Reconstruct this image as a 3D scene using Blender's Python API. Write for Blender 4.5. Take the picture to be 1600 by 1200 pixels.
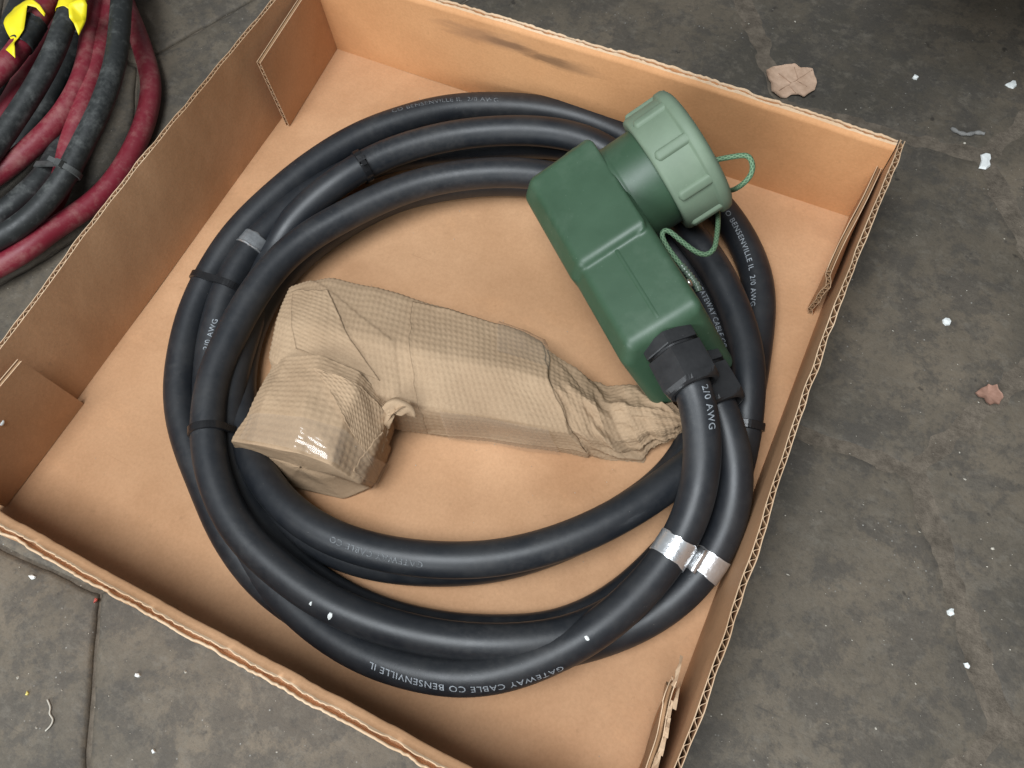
import bpy, bmesh, math, random
import numpy as np
from mathutils import Vector, Matrix, Euler

sc = bpy.context.scene
for o in list(bpy.data.objects):
    bpy.data.objects.remove(o)
COL = sc.collection

# ------------------------------------------------------------------ camera
CAM_LOC = np.array([0.46138629, 0.0442447, 0.57758336])
CAM_ROT = (0.40910904, 0.06345376, 0.44608671)
FPX = 1240.436
cam = bpy.data.cameras.new('camera')
cam.sensor_width = 36.0
cam.lens = FPX / 1600 * 36
cam.clip_start = 0.01
cam.clip_end = 100
camo = bpy.data.objects.new('camera', cam)
camo.location = CAM_LOC
camo.rotation_euler = CAM_ROT
COL.objects.link(camo)
sc.camera = camo
CR = np.array(Euler(CAM_ROT, 'XYZ').to_matrix())

# ------------------------------------------------------------------ light
world = bpy.data.worlds.new('World')
sc.world = world
world.use_nodes = True
bg = world.node_tree.nodes['Background']
bg.inputs['Color'].default_value = (0.92, 0.97, 1.0, 1)
bg.inputs['Strength'].default_value = 0.22

def area(name, loc, target, sx, sy, power, color):
    l = bpy.data.lights.new(name, 'AREA')
    l.shape = 'RECTANGLE'
    l.size = sx
    l.size_y = sy
    l.energy = power
    l.color = color
    o = bpy.data.objects.new(name, l)
    o.location = loc
    o.rotation_euler = (Vector(target) - Vector(loc)).to_track_quat('-Z', 'Y').to_euler()
    COL.objects.link(o)
    return o
# the wide open door / skylit side of the shed, up to the left and front
key = area('skylit_opening', (0.17, -0.36, 1.90), (0.26, 0.20, 0.0), 0.95, 0.80, 21.5, (0.90, 0.955, 1.0))
key.data.spread = math.radians(120)
area('front_fill', (-0.15, -2.25, 1.20), (0.30, 0.30, 0.0), 1.8, 1.2, 62, (0.90, 0.96, 1.0))  # added low fill lamp that brightens the tray's back wall

sc.cycles.caustics_reflective = False
sc.cycles.caustics_refractive = False
sc.view_settings.view_transform = 'Standard'
sc.view_settings.look = 'None'
sc.view_settings.exposure = 0.0
sc.view_settings.gamma = 1.0
sc.view_settings.use_curve_mapping = False

# ------------------------------------------------------------------ helpers
def P(u, v, zmm):
    """point of the place at height z (mm) on the sight line of photograph pixel u, v"""
    d = CR @ np.array([(u - 800) / FPX, -(v - 600) / FPX, -1.0])
    t = (zmm / 1000 - CAM_LOC[2]) / d[2]
    return CAM_LOC + t * d

def project(pts):
    q = (np.asarray(pts) - CAM_LOC) @ CR
    return np.stack([800 + FPX * q[..., 0] / -q[..., 2], 600 - FPX * q[..., 1] / -q[..., 2]], -1)

def link(name, me, mats, parent=None, label=None, cat=None, group=None, kind=None, smooth=True):
    if smooth:
        me.polygons.foreach_set('use_smooth', [True] * len(me.polygons))
    o = bpy.data.objects.new(name, me)
    COL.objects.link(o)
    if not isinstance(mats, (list, tuple)):
        mats = [mats]
    for m in mats:
        if m.name not in [x.name for x in me.materials if x]:
            me.materials.append(m)
    if parent is not None:
        o.parent = parent
    tag(o, label, cat, group, kind)
    return o

def tag(o, label=None, cat=None, group=None, kind=None):
    if label: o['label'] = label
    if cat: o['category'] = cat
    if group: o['group'] = group
    if kind: o['kind'] = kind
    return o

def empty(name, loc, label, cat, group=None):
    o = bpy.data.objects.new(name, None)
    o.empty_display_size = 0.02
    o.location = loc
    COL.objects.link(o)
    return tag(o, label, cat, group)

def adopt(o, parent):
    """parent o, keeping its world placement"""
    o.parent = parent
    o.matrix_parent_inverse = Matrix.Translation(parent.location).inverted() if parent.parent is None else Matrix.Translation(parent.parent.location).inverted()
    return o

def mesh(name, verts, faces, midx=None):
    me = bpy.data.meshes.new(name)
    me.from_pydata([tuple(map(float, v)) for v in verts], [], [tuple(map(int, f)) for f in faces])
    if midx is not None:
        me.polygons.foreach_set('material_index', midx)
    me.update()
    return me

def grid_faces(n, m, close_m=False, off=0):
    f = []
    mm = m if close_m else m - 1
    for i in range(n - 1):
        for j in range(mm):
            a = off + i * m + j
            b = off + i * m + (j + 1) % m
            f.append((a, b, b + m, a + m))
    return f

def hash3(ix, iy, iz, seed):
    h = (ix.astype(np.int64) * 374761393 + iy.astype(np.int64) * 668265263 + iz.astype(np.int64) * 2147483647 + seed * 974634777) & 0xffffffff
    h = ((h ^ (h >> 13)) * 1274126177) & 0xffffffff
    h = (h ^ (h >> 16)) & 0xffffffff
    return h / 0xffffffff * 2 - 1

def vnoise(p, seed=0):
    p = np.asarray(p, float)
    i = np.floor(p).astype(np.int64)
    f = p - i
    f = f * f * (3 - 2 * f)
    r = 0
    for dx in (0, 1):
        for dy in (0, 1):
            for dz in (0, 1):
                w = (f[..., 0] if dx else 1 - f[..., 0]) * (f[..., 1] if dy else 1 - f[..., 1]) * (f[..., 2] if dz else 1 - f[..., 2])
                r = r + w * hash3(i[..., 0] + dx, i[..., 1] + dy, i[..., 2] + dz, seed)
    return r

def fbm(p, seed=0, octv=3):
    r, a = 0, 1.0
    p = np.asarray(p, float)
    for k in range(octv):
        r = r + a * vnoise(p * (2 ** k) + 7.3 * k, seed + k)
        a *= 0.5
    return r

# ------------------------------------------------------------------ materials
class NT:
    def __init__(self, name):
        self.m = bpy.data.materials.new(name)
        self.m.use_nodes = True
        self.t = self.m.node_tree
        self.n = self.t.nodes
        self.b = self.n['Principled BSDF']
        self.out = self.n['Material Output']
        self.tc = self.n.new('ShaderNodeTexCoord')
    def l(self, a, b): self.t.links.new(a, b)
    def mapping(self, scale=(1, 1, 1), src='Object', rot=(0, 0, 0)):
        k = self.n.new('ShaderNodeMapping')
        k.inputs['Scale'].default_value = scale
        k.inputs['Rotation'].default_value = rot
        self.l(self.tc.outputs[src], k.inputs['Vector'])
        return k.outputs['Vector']
    def noise(self, scale, detail=4, rough=0.6, vec=None, dist=0.0):
        k = self.n.new('ShaderNodeTexNoise')
        k.inputs['Scale'].default_value = scale
        k.inputs['Detail'].default_value = detail
        k.inputs['Roughness'].default_value = rough
        k.inputs['Distortion'].default_value = dist
        self.l(vec if vec is not None else self.tc.outputs['Object'], k.inputs['Vector'])
        return k.outputs['Fac']
    def ramp(self, fac, stops, interp='LINEAR'):
        k = self.n.new('ShaderNodeValToRGB')
        k.color_ramp.interpolation = interp
        e = k.color_ramp.elements
        while len(e) < len(stops): e.new(0.5)
        for i, (pos, c) in enumerate(stops):
            e[i].position = pos
            e[i].color = c if len(c) == 4 else (*c, 1)
        self.l(fac, k.inputs['Fac'])
        return k.outputs['Color']
    def mix(self, fac, a, b, mode='MIX'):
        k = self.n.new('ShaderNodeMix')
        k.data_type = 'RGBA'
        k.blend_type = mode
        for s, val in ((k.inputs[0], fac), (k.inputs[6], a), (k.inputs[7], b)):
            if isinstance(val, bpy.types.NodeSocket): self.l(val, s)
            elif isinstance(val, (int, float)): s.default_value = val
            else: s.default_value = (*val, 1) if len(val) == 3 else val
        return k.outputs[2]
    def math(self, op, a, b=None, c=None):
        k = self.n.new('ShaderNodeMath')
        k.operation = op
        for s, val in zip(k.inputs, (a, b, c)):
            if val is None: continue
            if isinstance(val, bpy.types.NodeSocket): self.l(val, s)
            else: s.default_value = val
        return k.outputs[0]
    def col(self, c):
        if isinstance(c, bpy.types.NodeSocket): self.l(c, self.b.inputs['Base Color'])
        else: self.b.inputs['Base Color'].default_value = (*c, 1)
    def rough(self, r):
        if isinstance(r, bpy.types.NodeSocket): self.l(r, self.b.inputs['Roughness'])
        else: self.b.inputs['Roughness'].default_value = r
    def bump(self, h, strength, dist, prev=None):
        k = self.n.new('ShaderNodeBump')
        k.inputs['Strength'].default_value = strength
        k.inputs['Distance'].default_value = dist
        self.l(h, k.inputs['Height'])
        if prev is not None: self.l(prev, k.inputs['Normal'])
        return k.outputs['Normal']
    def normal(self, nrm): self.l(nrm, self.b.inputs['Normal'])

def W3(v): return (v, v, v)

def mat_kraft(name, c0, c1, stain=None, lo=0.35, hi=0.7):
    t = NT(name)
    big = t.noise(7, 5, 0.55)
    fib = t.noise(420, 3, 0.7, t.mapping((1, 1, 1)))
    fib2 = t.noise(120, 4, 0.65)
    c = t.ramp(big, [(lo, c0), (hi, c1)])
    c = t.mix(t.ramp(fib, [(0.36, W3(0)), (0.7, W3(1))]), c, t.mix(1.0, c, (0.90, 0.89, 0.87), 'MULTIPLY'))
    c = t.mix(t.ramp(fib2, [(0.64, W3(0)), (0.82, W3(0.30))]), c, (0.16, 0.085, 0.04))
    sm = t.noise(3.2, 6, 0.62, None, 0.6)
    c = t.mix(t.ramp(sm, [(0.50, W3(0)), (0.66, W3(0.60))]), c, t.mix(1.0, c, (0.74, 0.68, 0.64), 'MULTIPLY'))
    rub = t.noise(11, 6, 0.7, t.mapping((1.0, 2.6, 1.0), rot=(0, 0, 1.1)))
    c = t.mix(t.ramp(rub, [(0.56, W3(0)), (0.68, W3(0.40))]), c, t.mix(1.0, c, (1.18, 1.16, 1.14), 'MULTIPLY'))
    sc1 = t.noise(6, 3, 0.5, t.mapping((1.5, 55.0, 20.0), rot=(0, 0, 0.5)))
    c = t.mix(t.ramp(sc1, [(0.70, W3(0)), (0.76, W3(0.35))]), c, t.mix(1.0, c, (0.72, 0.68, 0.64), 'MULTIPLY'))
    if stain:                       # a greasy scuff with a place and shape of its own
        for (x, y, z, rx, ry, rz, colr, amt) in stain:
            mp = t.n.new('ShaderNodeMapping')
            mp.vector_type = 'POINT'
            mp.inputs['Location'].default_value = (-x / rx, -y / ry, -z / rz)
            mp.inputs['Scale'].default_value = (1 / rx, 1 / ry, 1 / rz)
            t.l(t.tc.outputs['Object'], mp.inputs['Vector'])
            ln = t.n.new('ShaderNodeVectorMath')
            ln.operation = 'LENGTH'
            t.l(mp.outputs['Vector'], ln.inputs[0])
            dd = t.math('ADD', ln.outputs['Value'], t.math('MULTIPLY', t.math('SUBTRACT', t.noise(60, 5, 0.7, t.mapping((0.5, 1, 3))), 0.5), 1.6))
            k = t.ramp(dd, [(0.35, W3(amt)), (1.0, W3(0))])
            c = t.mix(k, c, colr)
    t.col(c)
    t.rough(0.72)
    t.b.inputs['Specular IOR Level'].default_value = 0.25
    t.normal(t.bump(t.noise(55, 4, 0.6), 0.25, 0.0012, t.bump(fib, 0.25, 0.0004)))
    return t.m

K0, K1 = (0.45, 0.245, 0.125), (0.60, 0.350, 0.195)
BACK_STAIN = []
for (u, v, rx, rz, colr, amt) in ((800, 62, .030, .0045, (.12, .062, .032), .8), (850, 84, .030, .005, (.13, .066, .034), .75),
                                  (760, 45, .06, .010, (.28, .15, .08), .6), (880, 98, .04, .008, (.26, .14, .07), .6)):
    q = P(u, v, 78)
    BACK_STAIN.append((q[0], 0.511, 0.072 if v < 70 else 0.068, rx, .02, rz, colr, amt))
M_KRAFT = mat_kraft('kraft_cardboard', K0, K1)
M_KRAFT_BACK = mat_kraft('kraft_cardboard_scuffed', (0.52, 0.255, 0.112), (0.62, 0.325, 0.152), BACK_STAIN)
M_CUT = mat_kraft('kraft_cut_edge', (0.44, 0.28, 0.16), (0.62, 0.45, 0.30), None, 0.3, 0.6)
M_FLUTE = mat_kraft('kraft_flute', (0.30, 0.17, 0.085), (0.40, 0.24, 0.13))

def mat_rubber(name, c, dust, dust_amt, r0=0.30, r1=0.48, sc_=28, dl=0.42, dh=0.72):
    t = NT(name)
    n1 = t.noise(sc_, 7, 0.72)
    n2 = t.noise(300, 3, 0.6)
    n3 = t.noise(900, 2, 0.5)
    d = t.math('MULTIPLY', t.ramp(n1, [(dl, W3(0)), (dh, W3(1))]), dust_amt)
    col = t.mix(d, c, dust)
    col = t.mix(t.ramp(n2, [(0.66, W3(0)), (0.78, W3(0.30))]), col, dust)
    col = t.mix(t.ramp(n3, [(0.76, W3(0)), (0.80, W3(0.55))]), col, (0.32, 0.30, 0.27))
    d2 = t.math('MULTIPLY', t.ramp(t.noise(8, 4, 0.6), [(0.48, W3(0)), (0.64, W3(1))]), t.ramp(t.noise(190, 5, 0.75), [(0.42, W3(0)), (0.66, W3(0.26))]))
    col = t.mix(d2, col, tuple(x * 1.25 for x in dust))
    t.col(col)
    t.l(t.math('ADD', t.math('MULTIPLY', t.ramp(n1, [(0.35, W3(0)), (0.75, W3(1))]), r1 - r0), r0), t.b.inputs['Roughness'])
    t.b.inputs['Specular IOR Level'].default_value = 0.5
    t.normal(t.bump(t.noise(140, 4, 0.6), 0.18, 0.0006, t.bump(n3, 0.10, 0.0002)))
    return t.m
M_RUBBER = mat_rubber('black_cable_rubber', (0.0110, 0.0128, 0.0160), (0.055, 0.053, 0.051), 0.30, 0.42, 0.52)
M_OLDBLACK = mat_rubber('dusty_black_rubber', (0.014, 0.016, 0.016), (0.120, 0.125, 0.118), 0.60, 0.45, 0.75, 60, 0.52, 0.70)
M_OLDRED = mat_rubber('dusty_red_rubber', (0.17, 0.012, 0.024), (0.27, 0.11, 0.10), 0.85, 0.42, 0.7, 55, 0.48, 0.72)

def mat_plain(name, c, rough, var=0.25, scale=60, spec=0.5, metal=0.0, bump=0.15, speck=None, bdist=0.0006):
    t = NT(name)
    n = t.noise(scale, 5, 0.6)
    col = t.mix(t.ramp(n, [(0.3, W3(0)), (0.7, W3(1))]), tuple(x * (1 - var) for x in c), tuple(min(1, x * (1 + var)) for x in c))
    if speck:
        s = t.noise(700, 2, 0.5)
        col = t.mix(t.ramp(s, [(0.74, W3(0)), (0.79, W3(0.6))]), col, speck)
        s2 = t.noise(16, 5, 0.7)
        col = t.mix(t.ramp(s2, [(0.5, W3(0)), (0.8, W3(0.30))]), col, tuple(x * 0.8 for x in speck))
    t.col(col)
    t.l(t.math('ADD', t.math('MULTIPLY', n, 0.22), rough - 0.11), t.b.inputs['Roughness'])
    t.b.inputs['Specular IOR Level'].default_value = spec
    t.b.inputs['Metallic'].default_value = metal
    t.normal(t.bump(t.noise(scale * 4, 4, 0.6), bump, bdist))
    return t.m
M_GREEN = mat_plain('green_moulded_rubber', (0.032, 0.070, 0.038), 0.47, 0.08, 30, 0.5, 0, 0.12, (0.16, 0.22, 0.16))
M_CAP = mat_plain('faded_green_cap', (0.145, 0.195, 0.135), 0.6, 0.08, 40, 0.4, 0, 0.2, (0.30, 0.36, 0.26))
M_NUT = mat_plain('black_gland_plastic', (0.017, 0.017, 0.018), 0.36, 0.15, 60, 0.5, 0, 0.15, (0.10, 0.10, 0.10))
M_TIE = mat_plain('black_nylon_tie', (0.010, 0.010, 0.011), 0.28, 0.1, 90, 0.5)
M_FOIL = mat_plain('aluminium_foil_band', (0.80, 0.81, 0.82), 0.30, 0.06, 90, 0.5, 0.85, 0.35, None, 0.001)
M_STEEL = mat_plain('steel_rivet', (0.62, 0.58, 0.52), 0.28, 0.1, 90, 0.5, 1.0)
M_YELLOW = mat_plain('yellow_vinyl_tape', (0.80, 0.66, 0.015), 0.45, 0.1, 30, 0.4)
M_WHITE = mat_plain('white_paint_chip', (0.74, 0.76, 0.74), 0.6, 0.1, 200, 0.3)
M_CREAM = mat_plain('pale_crumb', (0.42, 0.385, 0.325), 0.7, 0.35, 12, 0.3)
M_GREY = mat_plain('grey_scrap', (0.20, 0.195, 0.185), 0.7, 0.3, 80, 0.3)
M_INK = mat_plain('grey_white_ink', (0.27, 0.29, 0.31), 0.6, 0.4, 400, 0.3)
M_INK_FAINT = mat_plain('worn_grey_ink', (0.14, 0.148, 0.155), 0.6, 0.4, 300, 0.3)
M_WOODBIT = mat_plain('pale_card_scrap', (0.50, 0.36, 0.24), 0.7, 0.2, 90, 0.3)

def wear(m, lo, hi):
    nt = m.node_tree
    n = nt.nodes.new('ShaderNodeTexNoise'); n.inputs['Scale'].default_value = 900; n.inputs['Detail'].default_value = 4
    tc = nt.nodes.new('ShaderNodeTexCoord'); nt.links.new(tc.outputs['Object'], n.inputs['Vector'])
    r = nt.nodes.new('ShaderNodeValToRGB'); r.color_ramp.elements[0].position = lo; r.color_ramp.elements[1].position = hi
    nt.links.new(n.outputs['Fac'], r.inputs['Fac'])
    nt.links.new(r.outputs['Color'], nt.nodes['Principled BSDF'].inputs['Alpha'])
wear(M_INK, 0.22, 0.42)
wear(M_INK_FAINT, 0.32, 0.54)

def mat_cord():
    t = NT('green_braided_cord')
    uv = t.n.new('ShaderNodeUVMap')
    sep = t.n.new('ShaderNodeSeparateXYZ')
    t.l(uv.outputs['UV'], sep.inputs[0])
    a = t.math('SINE', t.math('ADD', t.math('MULTIPLY', sep.outputs[0], 2 * math.pi / 0.0040), t.math('MULTIPLY', sep.outputs[1], 10 * math.pi)))
    b = t.math('SINE', t.math('SUBTRACT', t.math('MULTIPLY', sep.outputs[0], 2 * math.pi / 0.0040), t.math('MULTIPLY', sep.outputs[1], 10 * math.pi)))
    h = t.math('MAXIMUM', a, b)
    t.col(t.mix(t.ramp(h, [(0.1, W3(0)), (0.9, W3(1))]), (0.050, 0.105, 0.055), (0.15, 0.25, 0.14)))
    t.rough(0.7)
    t.normal(t.bump(h, 0.35, 0.0004))
    return t.m
M_CORD = mat_cord()

def mat_paper():
    t = NT('brown_embossed_paper')
    n = t.noise(14, 5, 0.6)
    f = t.noise(600, 3, 0.7)
    c = t.ramp(n, [(0.35, (0.325, 0.222, 0.138)), (0.68, (0.40, 0.282, 0.180))])
    c = t.mix(t.ramp(f, [(0.4, W3(0)), (0.72, W3(0.5))]), c, t.mix(1.0, c, (0.75, 0.72, 0.68), 'MULTIPLY'))
    t.col(c)
    t.rough(0.82)
    t.b.inputs['Specular IOR Level'].default_value = 0.2
    t.normal(t.bump(f, 0.3, 0.0004, t.bump(t.noise(90, 4, 0.65), 0.3, 0.0012)))
    return t.m
M_PAPER = mat_paper()

def mat_tape():
    t = NT('clear_packing_tape')
    tr = t.n.new('ShaderNodeBsdfTransparent')
    gl = t.n.new('ShaderNodeBsdfGlossy')
    gl.inputs['Roughness'].default_value = 0.13
    tr.inputs['Color'].default_value = (0.97, 0.95, 0.92, 1)
    fr = t.n.new('ShaderNodeLayerWeight')
    fr.inputs['Blend'].default_value = 0.5
    bp = t.bump(t.noise(34, 2, 0.4, t.mapping((1, 3.0, 1), rot=(0, 0, 0.6))), 0.7, 0.004)
    t.l(bp, gl.inputs['Normal'])
    mx = t.n.new('ShaderNodeMixShader')
    t.l(t.math('ADD', t.math('MULTIPLY', t.math('POWER', fr.outputs['Facing'], 4.0), 0.5), 0.04), mx.inputs[0])
    t.l(tr.outputs[0], mx.inputs[1])
    t.l(gl.outputs[0], mx.inputs[2])
    df = t.n.new('ShaderNodeBsdfDiffuse')
    df.inputs['Color'].default_value = (0.62, 0.56, 0.48, 1)
    m2 = t.n.new('ShaderNodeMixShader')
    m2.inputs[0].default_value = 0.09
    t.l(mx.outputs[0], m2.inputs[1])
    t.l(df.outputs[0], m2.inputs[2])
    t.l(m2.outputs[0], t.out.inputs['Surface'])
    return t.m
M_TAPE = mat_tape()

def mat_concrete():
    t = NT('worn_concrete_paver')
    n1 = t.noise(5.5, 8, 0.62, None, 0.25)
    n2 = t.noise(22, 10, 0.74, None, 0.15)
    n3 = t.noise(160, 5, 0.7)
    n4 = t.noise(75, 6, 0.72, t.mapping((1, 1.6, 1), rot=(0, 0, 0.5)))
    c = t.ramp(n1, [(0.38, (0.068, 0.060, 0.048)), (0.50, (0.106, 0.088, 0.066)), (0.62, (0.148, 0.120, 0.088))])
    c = t.mix(t.ramp(n2, [(0.48, W3(0)), (0.55, W3(0.60))]), c, (0.060, 0.054, 0.047))
    n5 = t.noise(48, 9, 0.78, None, 0.2)
    c = t.mix(t.ramp(n5, [(0.52, W3(0)), (0.62, W3(0.5))]), c, (0.138, 0.118, 0.092))
    c = t.mix(t.ramp(n4, [(0.55, W3(0)), (0.68, W3(0.55))]), c, (0.148, 0.130, 0.105))
    c = t.mix(t.ramp(n3, [(0.30, W3(0.5)), (0.48, W3(0))]), c, (0.045, 0.042, 0.038))
    v = t.n.new('ShaderNodeTexVoronoi')
    v.inputs['Scale'].default_value = 150
    t.l(t.tc.outputs['Object'], v.inputs['Vector'])
    sp = t.math('MULTIPLY', t.ramp(v.outputs['Distance'], [(0.05, W3(1)), (0.11, W3(0))]), t.ramp(t.noise(11, 4, 0.6), [(0.5, W3(0)), (0.62, W3(0.8))]))
    c = t.mix(sp, c, (0.34, 0.33, 0.30))
    g1 = t.noise(420, 4, 0.75)
    c = t.mix(t.ramp(g1, [(0.34, W3(0.22)), (0.50, W3(0))]), c, t.mix(1.0, c, (0.55, 0.54, 0.52), 'MULTIPLY'))
    c = t.mix(t.ramp(g1, [(0.52, W3(0)), (0.68, W3(0.18))]), c, t.mix(1.0, c, (1.45, 1.42, 1.38), 'MULTIPLY'))
    pit = t.noise(75, 3, 0.5)
    c = t.mix(t.ramp(pit, [(0.24, W3(0.8)), (0.30, W3(0))]), c, (0.035, 0.030, 0.025))
    sc1 = t.noise(9, 3, 0.5, t.mapping((2.0, 60.0, 1.0), rot=(0, 0, 0.9)))
    c = t.mix(t.math('MULTIPLY', t.ramp(sc1, [(0.66, W3(0)), (0.72, W3(0.5))]), t.ramp(n1, [(0.5, W3(0)), (0.6, W3(1))])), c, (0.055, 0.048, 0.040))
    t.col(c)
    t.l(t.math('ADD', t.math('MULTIPLY', n2, 0.35), 0.50), t.b.inputs['Roughness'])
    t.b.inputs['Specular IOR Level'].default_value = 0.3
    t.normal(t.bump(n2, 0.35, 0.002, t.bump(n3, 0.4, 0.0012, t.bump(g1, 0.35, 0.0006))))
    return t.m
M_CONC = mat_concrete()

def mat_dirt():
    t = NT('packed_joint_dirt')
    n = t.noise(90, 7, 0.7)
    c = t.ramp(n, [(0.35, (0.075, 0.060, 0.044)), (0.65, (0.160, 0.130, 0.098))])
    t.col(c)
    t.rough(0.9)
    t.normal(t.bump(n, 0.8, 0.003))
    return t.m
M_DIRT = mat_dirt()

def mat_leaf(name, c0, c1):
    t = NT(name)
    n = t.noise(120, 5, 0.65)
    t.col(t.ramp(n, [(0.35, c0), (0.68, c1)]))
    t.rough(0.75)
    t.normal(t.bump(t.noise(260, 4, 0.6), 0.3, 0.0008))
    return t.m
M_LEAF = mat_leaf('dry_leaf', (0.45, 0.295, 0.20), (0.58, 0.40, 0.285))
M_LEAFRED = mat_leaf('reddish_leaf', (0.28, 0.15, 0.105), (0.36, 0.205, 0.15))
M_VEIN = mat_leaf('leaf_vein', (0.36, 0.23, 0.155), (0.44, 0.29, 0.20))

# ------------------------------------------------------------------ the ground: hexagonal pavers
GZ = -0.0046
def build_ground():
    # packed dirt under the pavers; it fills the joints almost flush to the right of the tray
    xs = np.concatenate([[-9], np.linspace(-0.8, 1.4, 90), [9]])
    X, Y = np.meshgrid(xs, xs, indexing='ij')
    fill = np.clip(np.maximum((X - 0.20) / 0.25, (X * 0.6 + Y - 0.62) / 0.15), 0, 1)
    Z = GZ - 0.0046 + fill * 0.0038 + 0.0004 * fbm(np.stack([X * 40, Y * 40, X * 0], -1), 14, 2)
    base = mesh('ground', np.stack([X, Y, Z], -1).reshape(-1, 3), [f[::-1] for f in grid_faces(len(xs), len(xs))])
    g = link('ground', base, M_DIRT, kind='structure')
    s, th = 0.1763, math.radians(3.4)
    A = np.array([0.620, 0.315])
    rot = np.array([[math.cos(th), -math.sin(th)], [math.sin(th), math.cos(th)]])
    rng = np.random.default_rng(5)
    # type A vertex: arms W, NE, SE -> hexagon centre lies one side to its east
    for i in range(-8, 8):
        for j in range(-8, 8):
            c = A + rot @ np.array([s + 1.5 * s * i, (0.8660254 * s) * (i % 2) + 1.7320508 * s * j - (0.8660254 * s if False else 0)])
            if not (-1.0 < c[0] < 1.35 and -0.65 < c[1] < 1.35):
                continue
            nseg = 26
            gap_l = 0.0022
            ring, nrm = [], []
            for k in range(6):
                a0, a1 = th + k * math.pi / 3, th + (k + 1) * math.pi / 3
                p0 = c + s * np.array([math.cos(a0), math.sin(a0)])
                p1 = c + s * np.array([math.cos(a1), math.sin(a1)])
                for q in range(nseg):
                    ring.append(p0 + (p1 - p0) * q / nseg)
            ring = np.array(ring)
            d = c - ring
            d /= np.linalg.norm(d, axis=1)[:, None]
            N = len(ring)
            p3 = np.column_stack([ring * 60, np.full(N, 3.0 + i * 7 + j)])
            wear = 0.0016 + 0.0010 * fbm(p3, 3) + 0.0016 * np.clip(fbm(p3 * 0.35, 9), 0, 1)
            wear = np.clip(wear, 0.0005, 0.006)
            zt = GZ + rng.uniform(-0.0003, 0.0)
            rings = []
            for off, dz in ((0.0, -0.0046), (0.0002, -0.0022), (0.0035, -0.0009), (0.010, -0.0002), (0.018, 0.0)):
                rr = ring + d * (wear + off)[:, None]
                zz = zt + dz + (0.0004 * fbm(np.column_stack([rr * 90, np.full(N, 1.0)]), 4) if -0.004 < dz < -0.0001 else 0)
                rings.append(np.column_stack([rr, np.broadcast_to(zz, N)]))
            V = np.concatenate(rings + [np.array([[c[0], c[1], zt]])])
            F = []
            for r_ in range(4):
                for k in range(N):
                    a = r_ * N + k; b = r_ * N + (k + 1) % N
                    F.append((a, b, b + N, a + N))
            for k in range(N):
                F.append((4 * N + k, 4 * N + (k + 1) % N, 5 * N))
            link('paver', mesh('paver', V, F), M_CONC, parent=g)
    return g
ground = build_ground()

# ------------------------------------------------------------------ the cardboard tray
BW, BD, BH = 0.520, 0.511, 0.0926
box = empty('cardboard_tray', (BW / 2, BD / 2, -0.004), 'shallow open brown cardboard tray holding the coiled black cable', 'box')
def bpart(name, me, mats, parent=None, smooth=True):
    o = link(name, me, mats, smooth=smooth)
    o.parent = parent or box
    o.matrix_parent_inverse = Matrix.Translation(box.location).inverted() if parent is None else Matrix.Identity(4)
    return o

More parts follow.
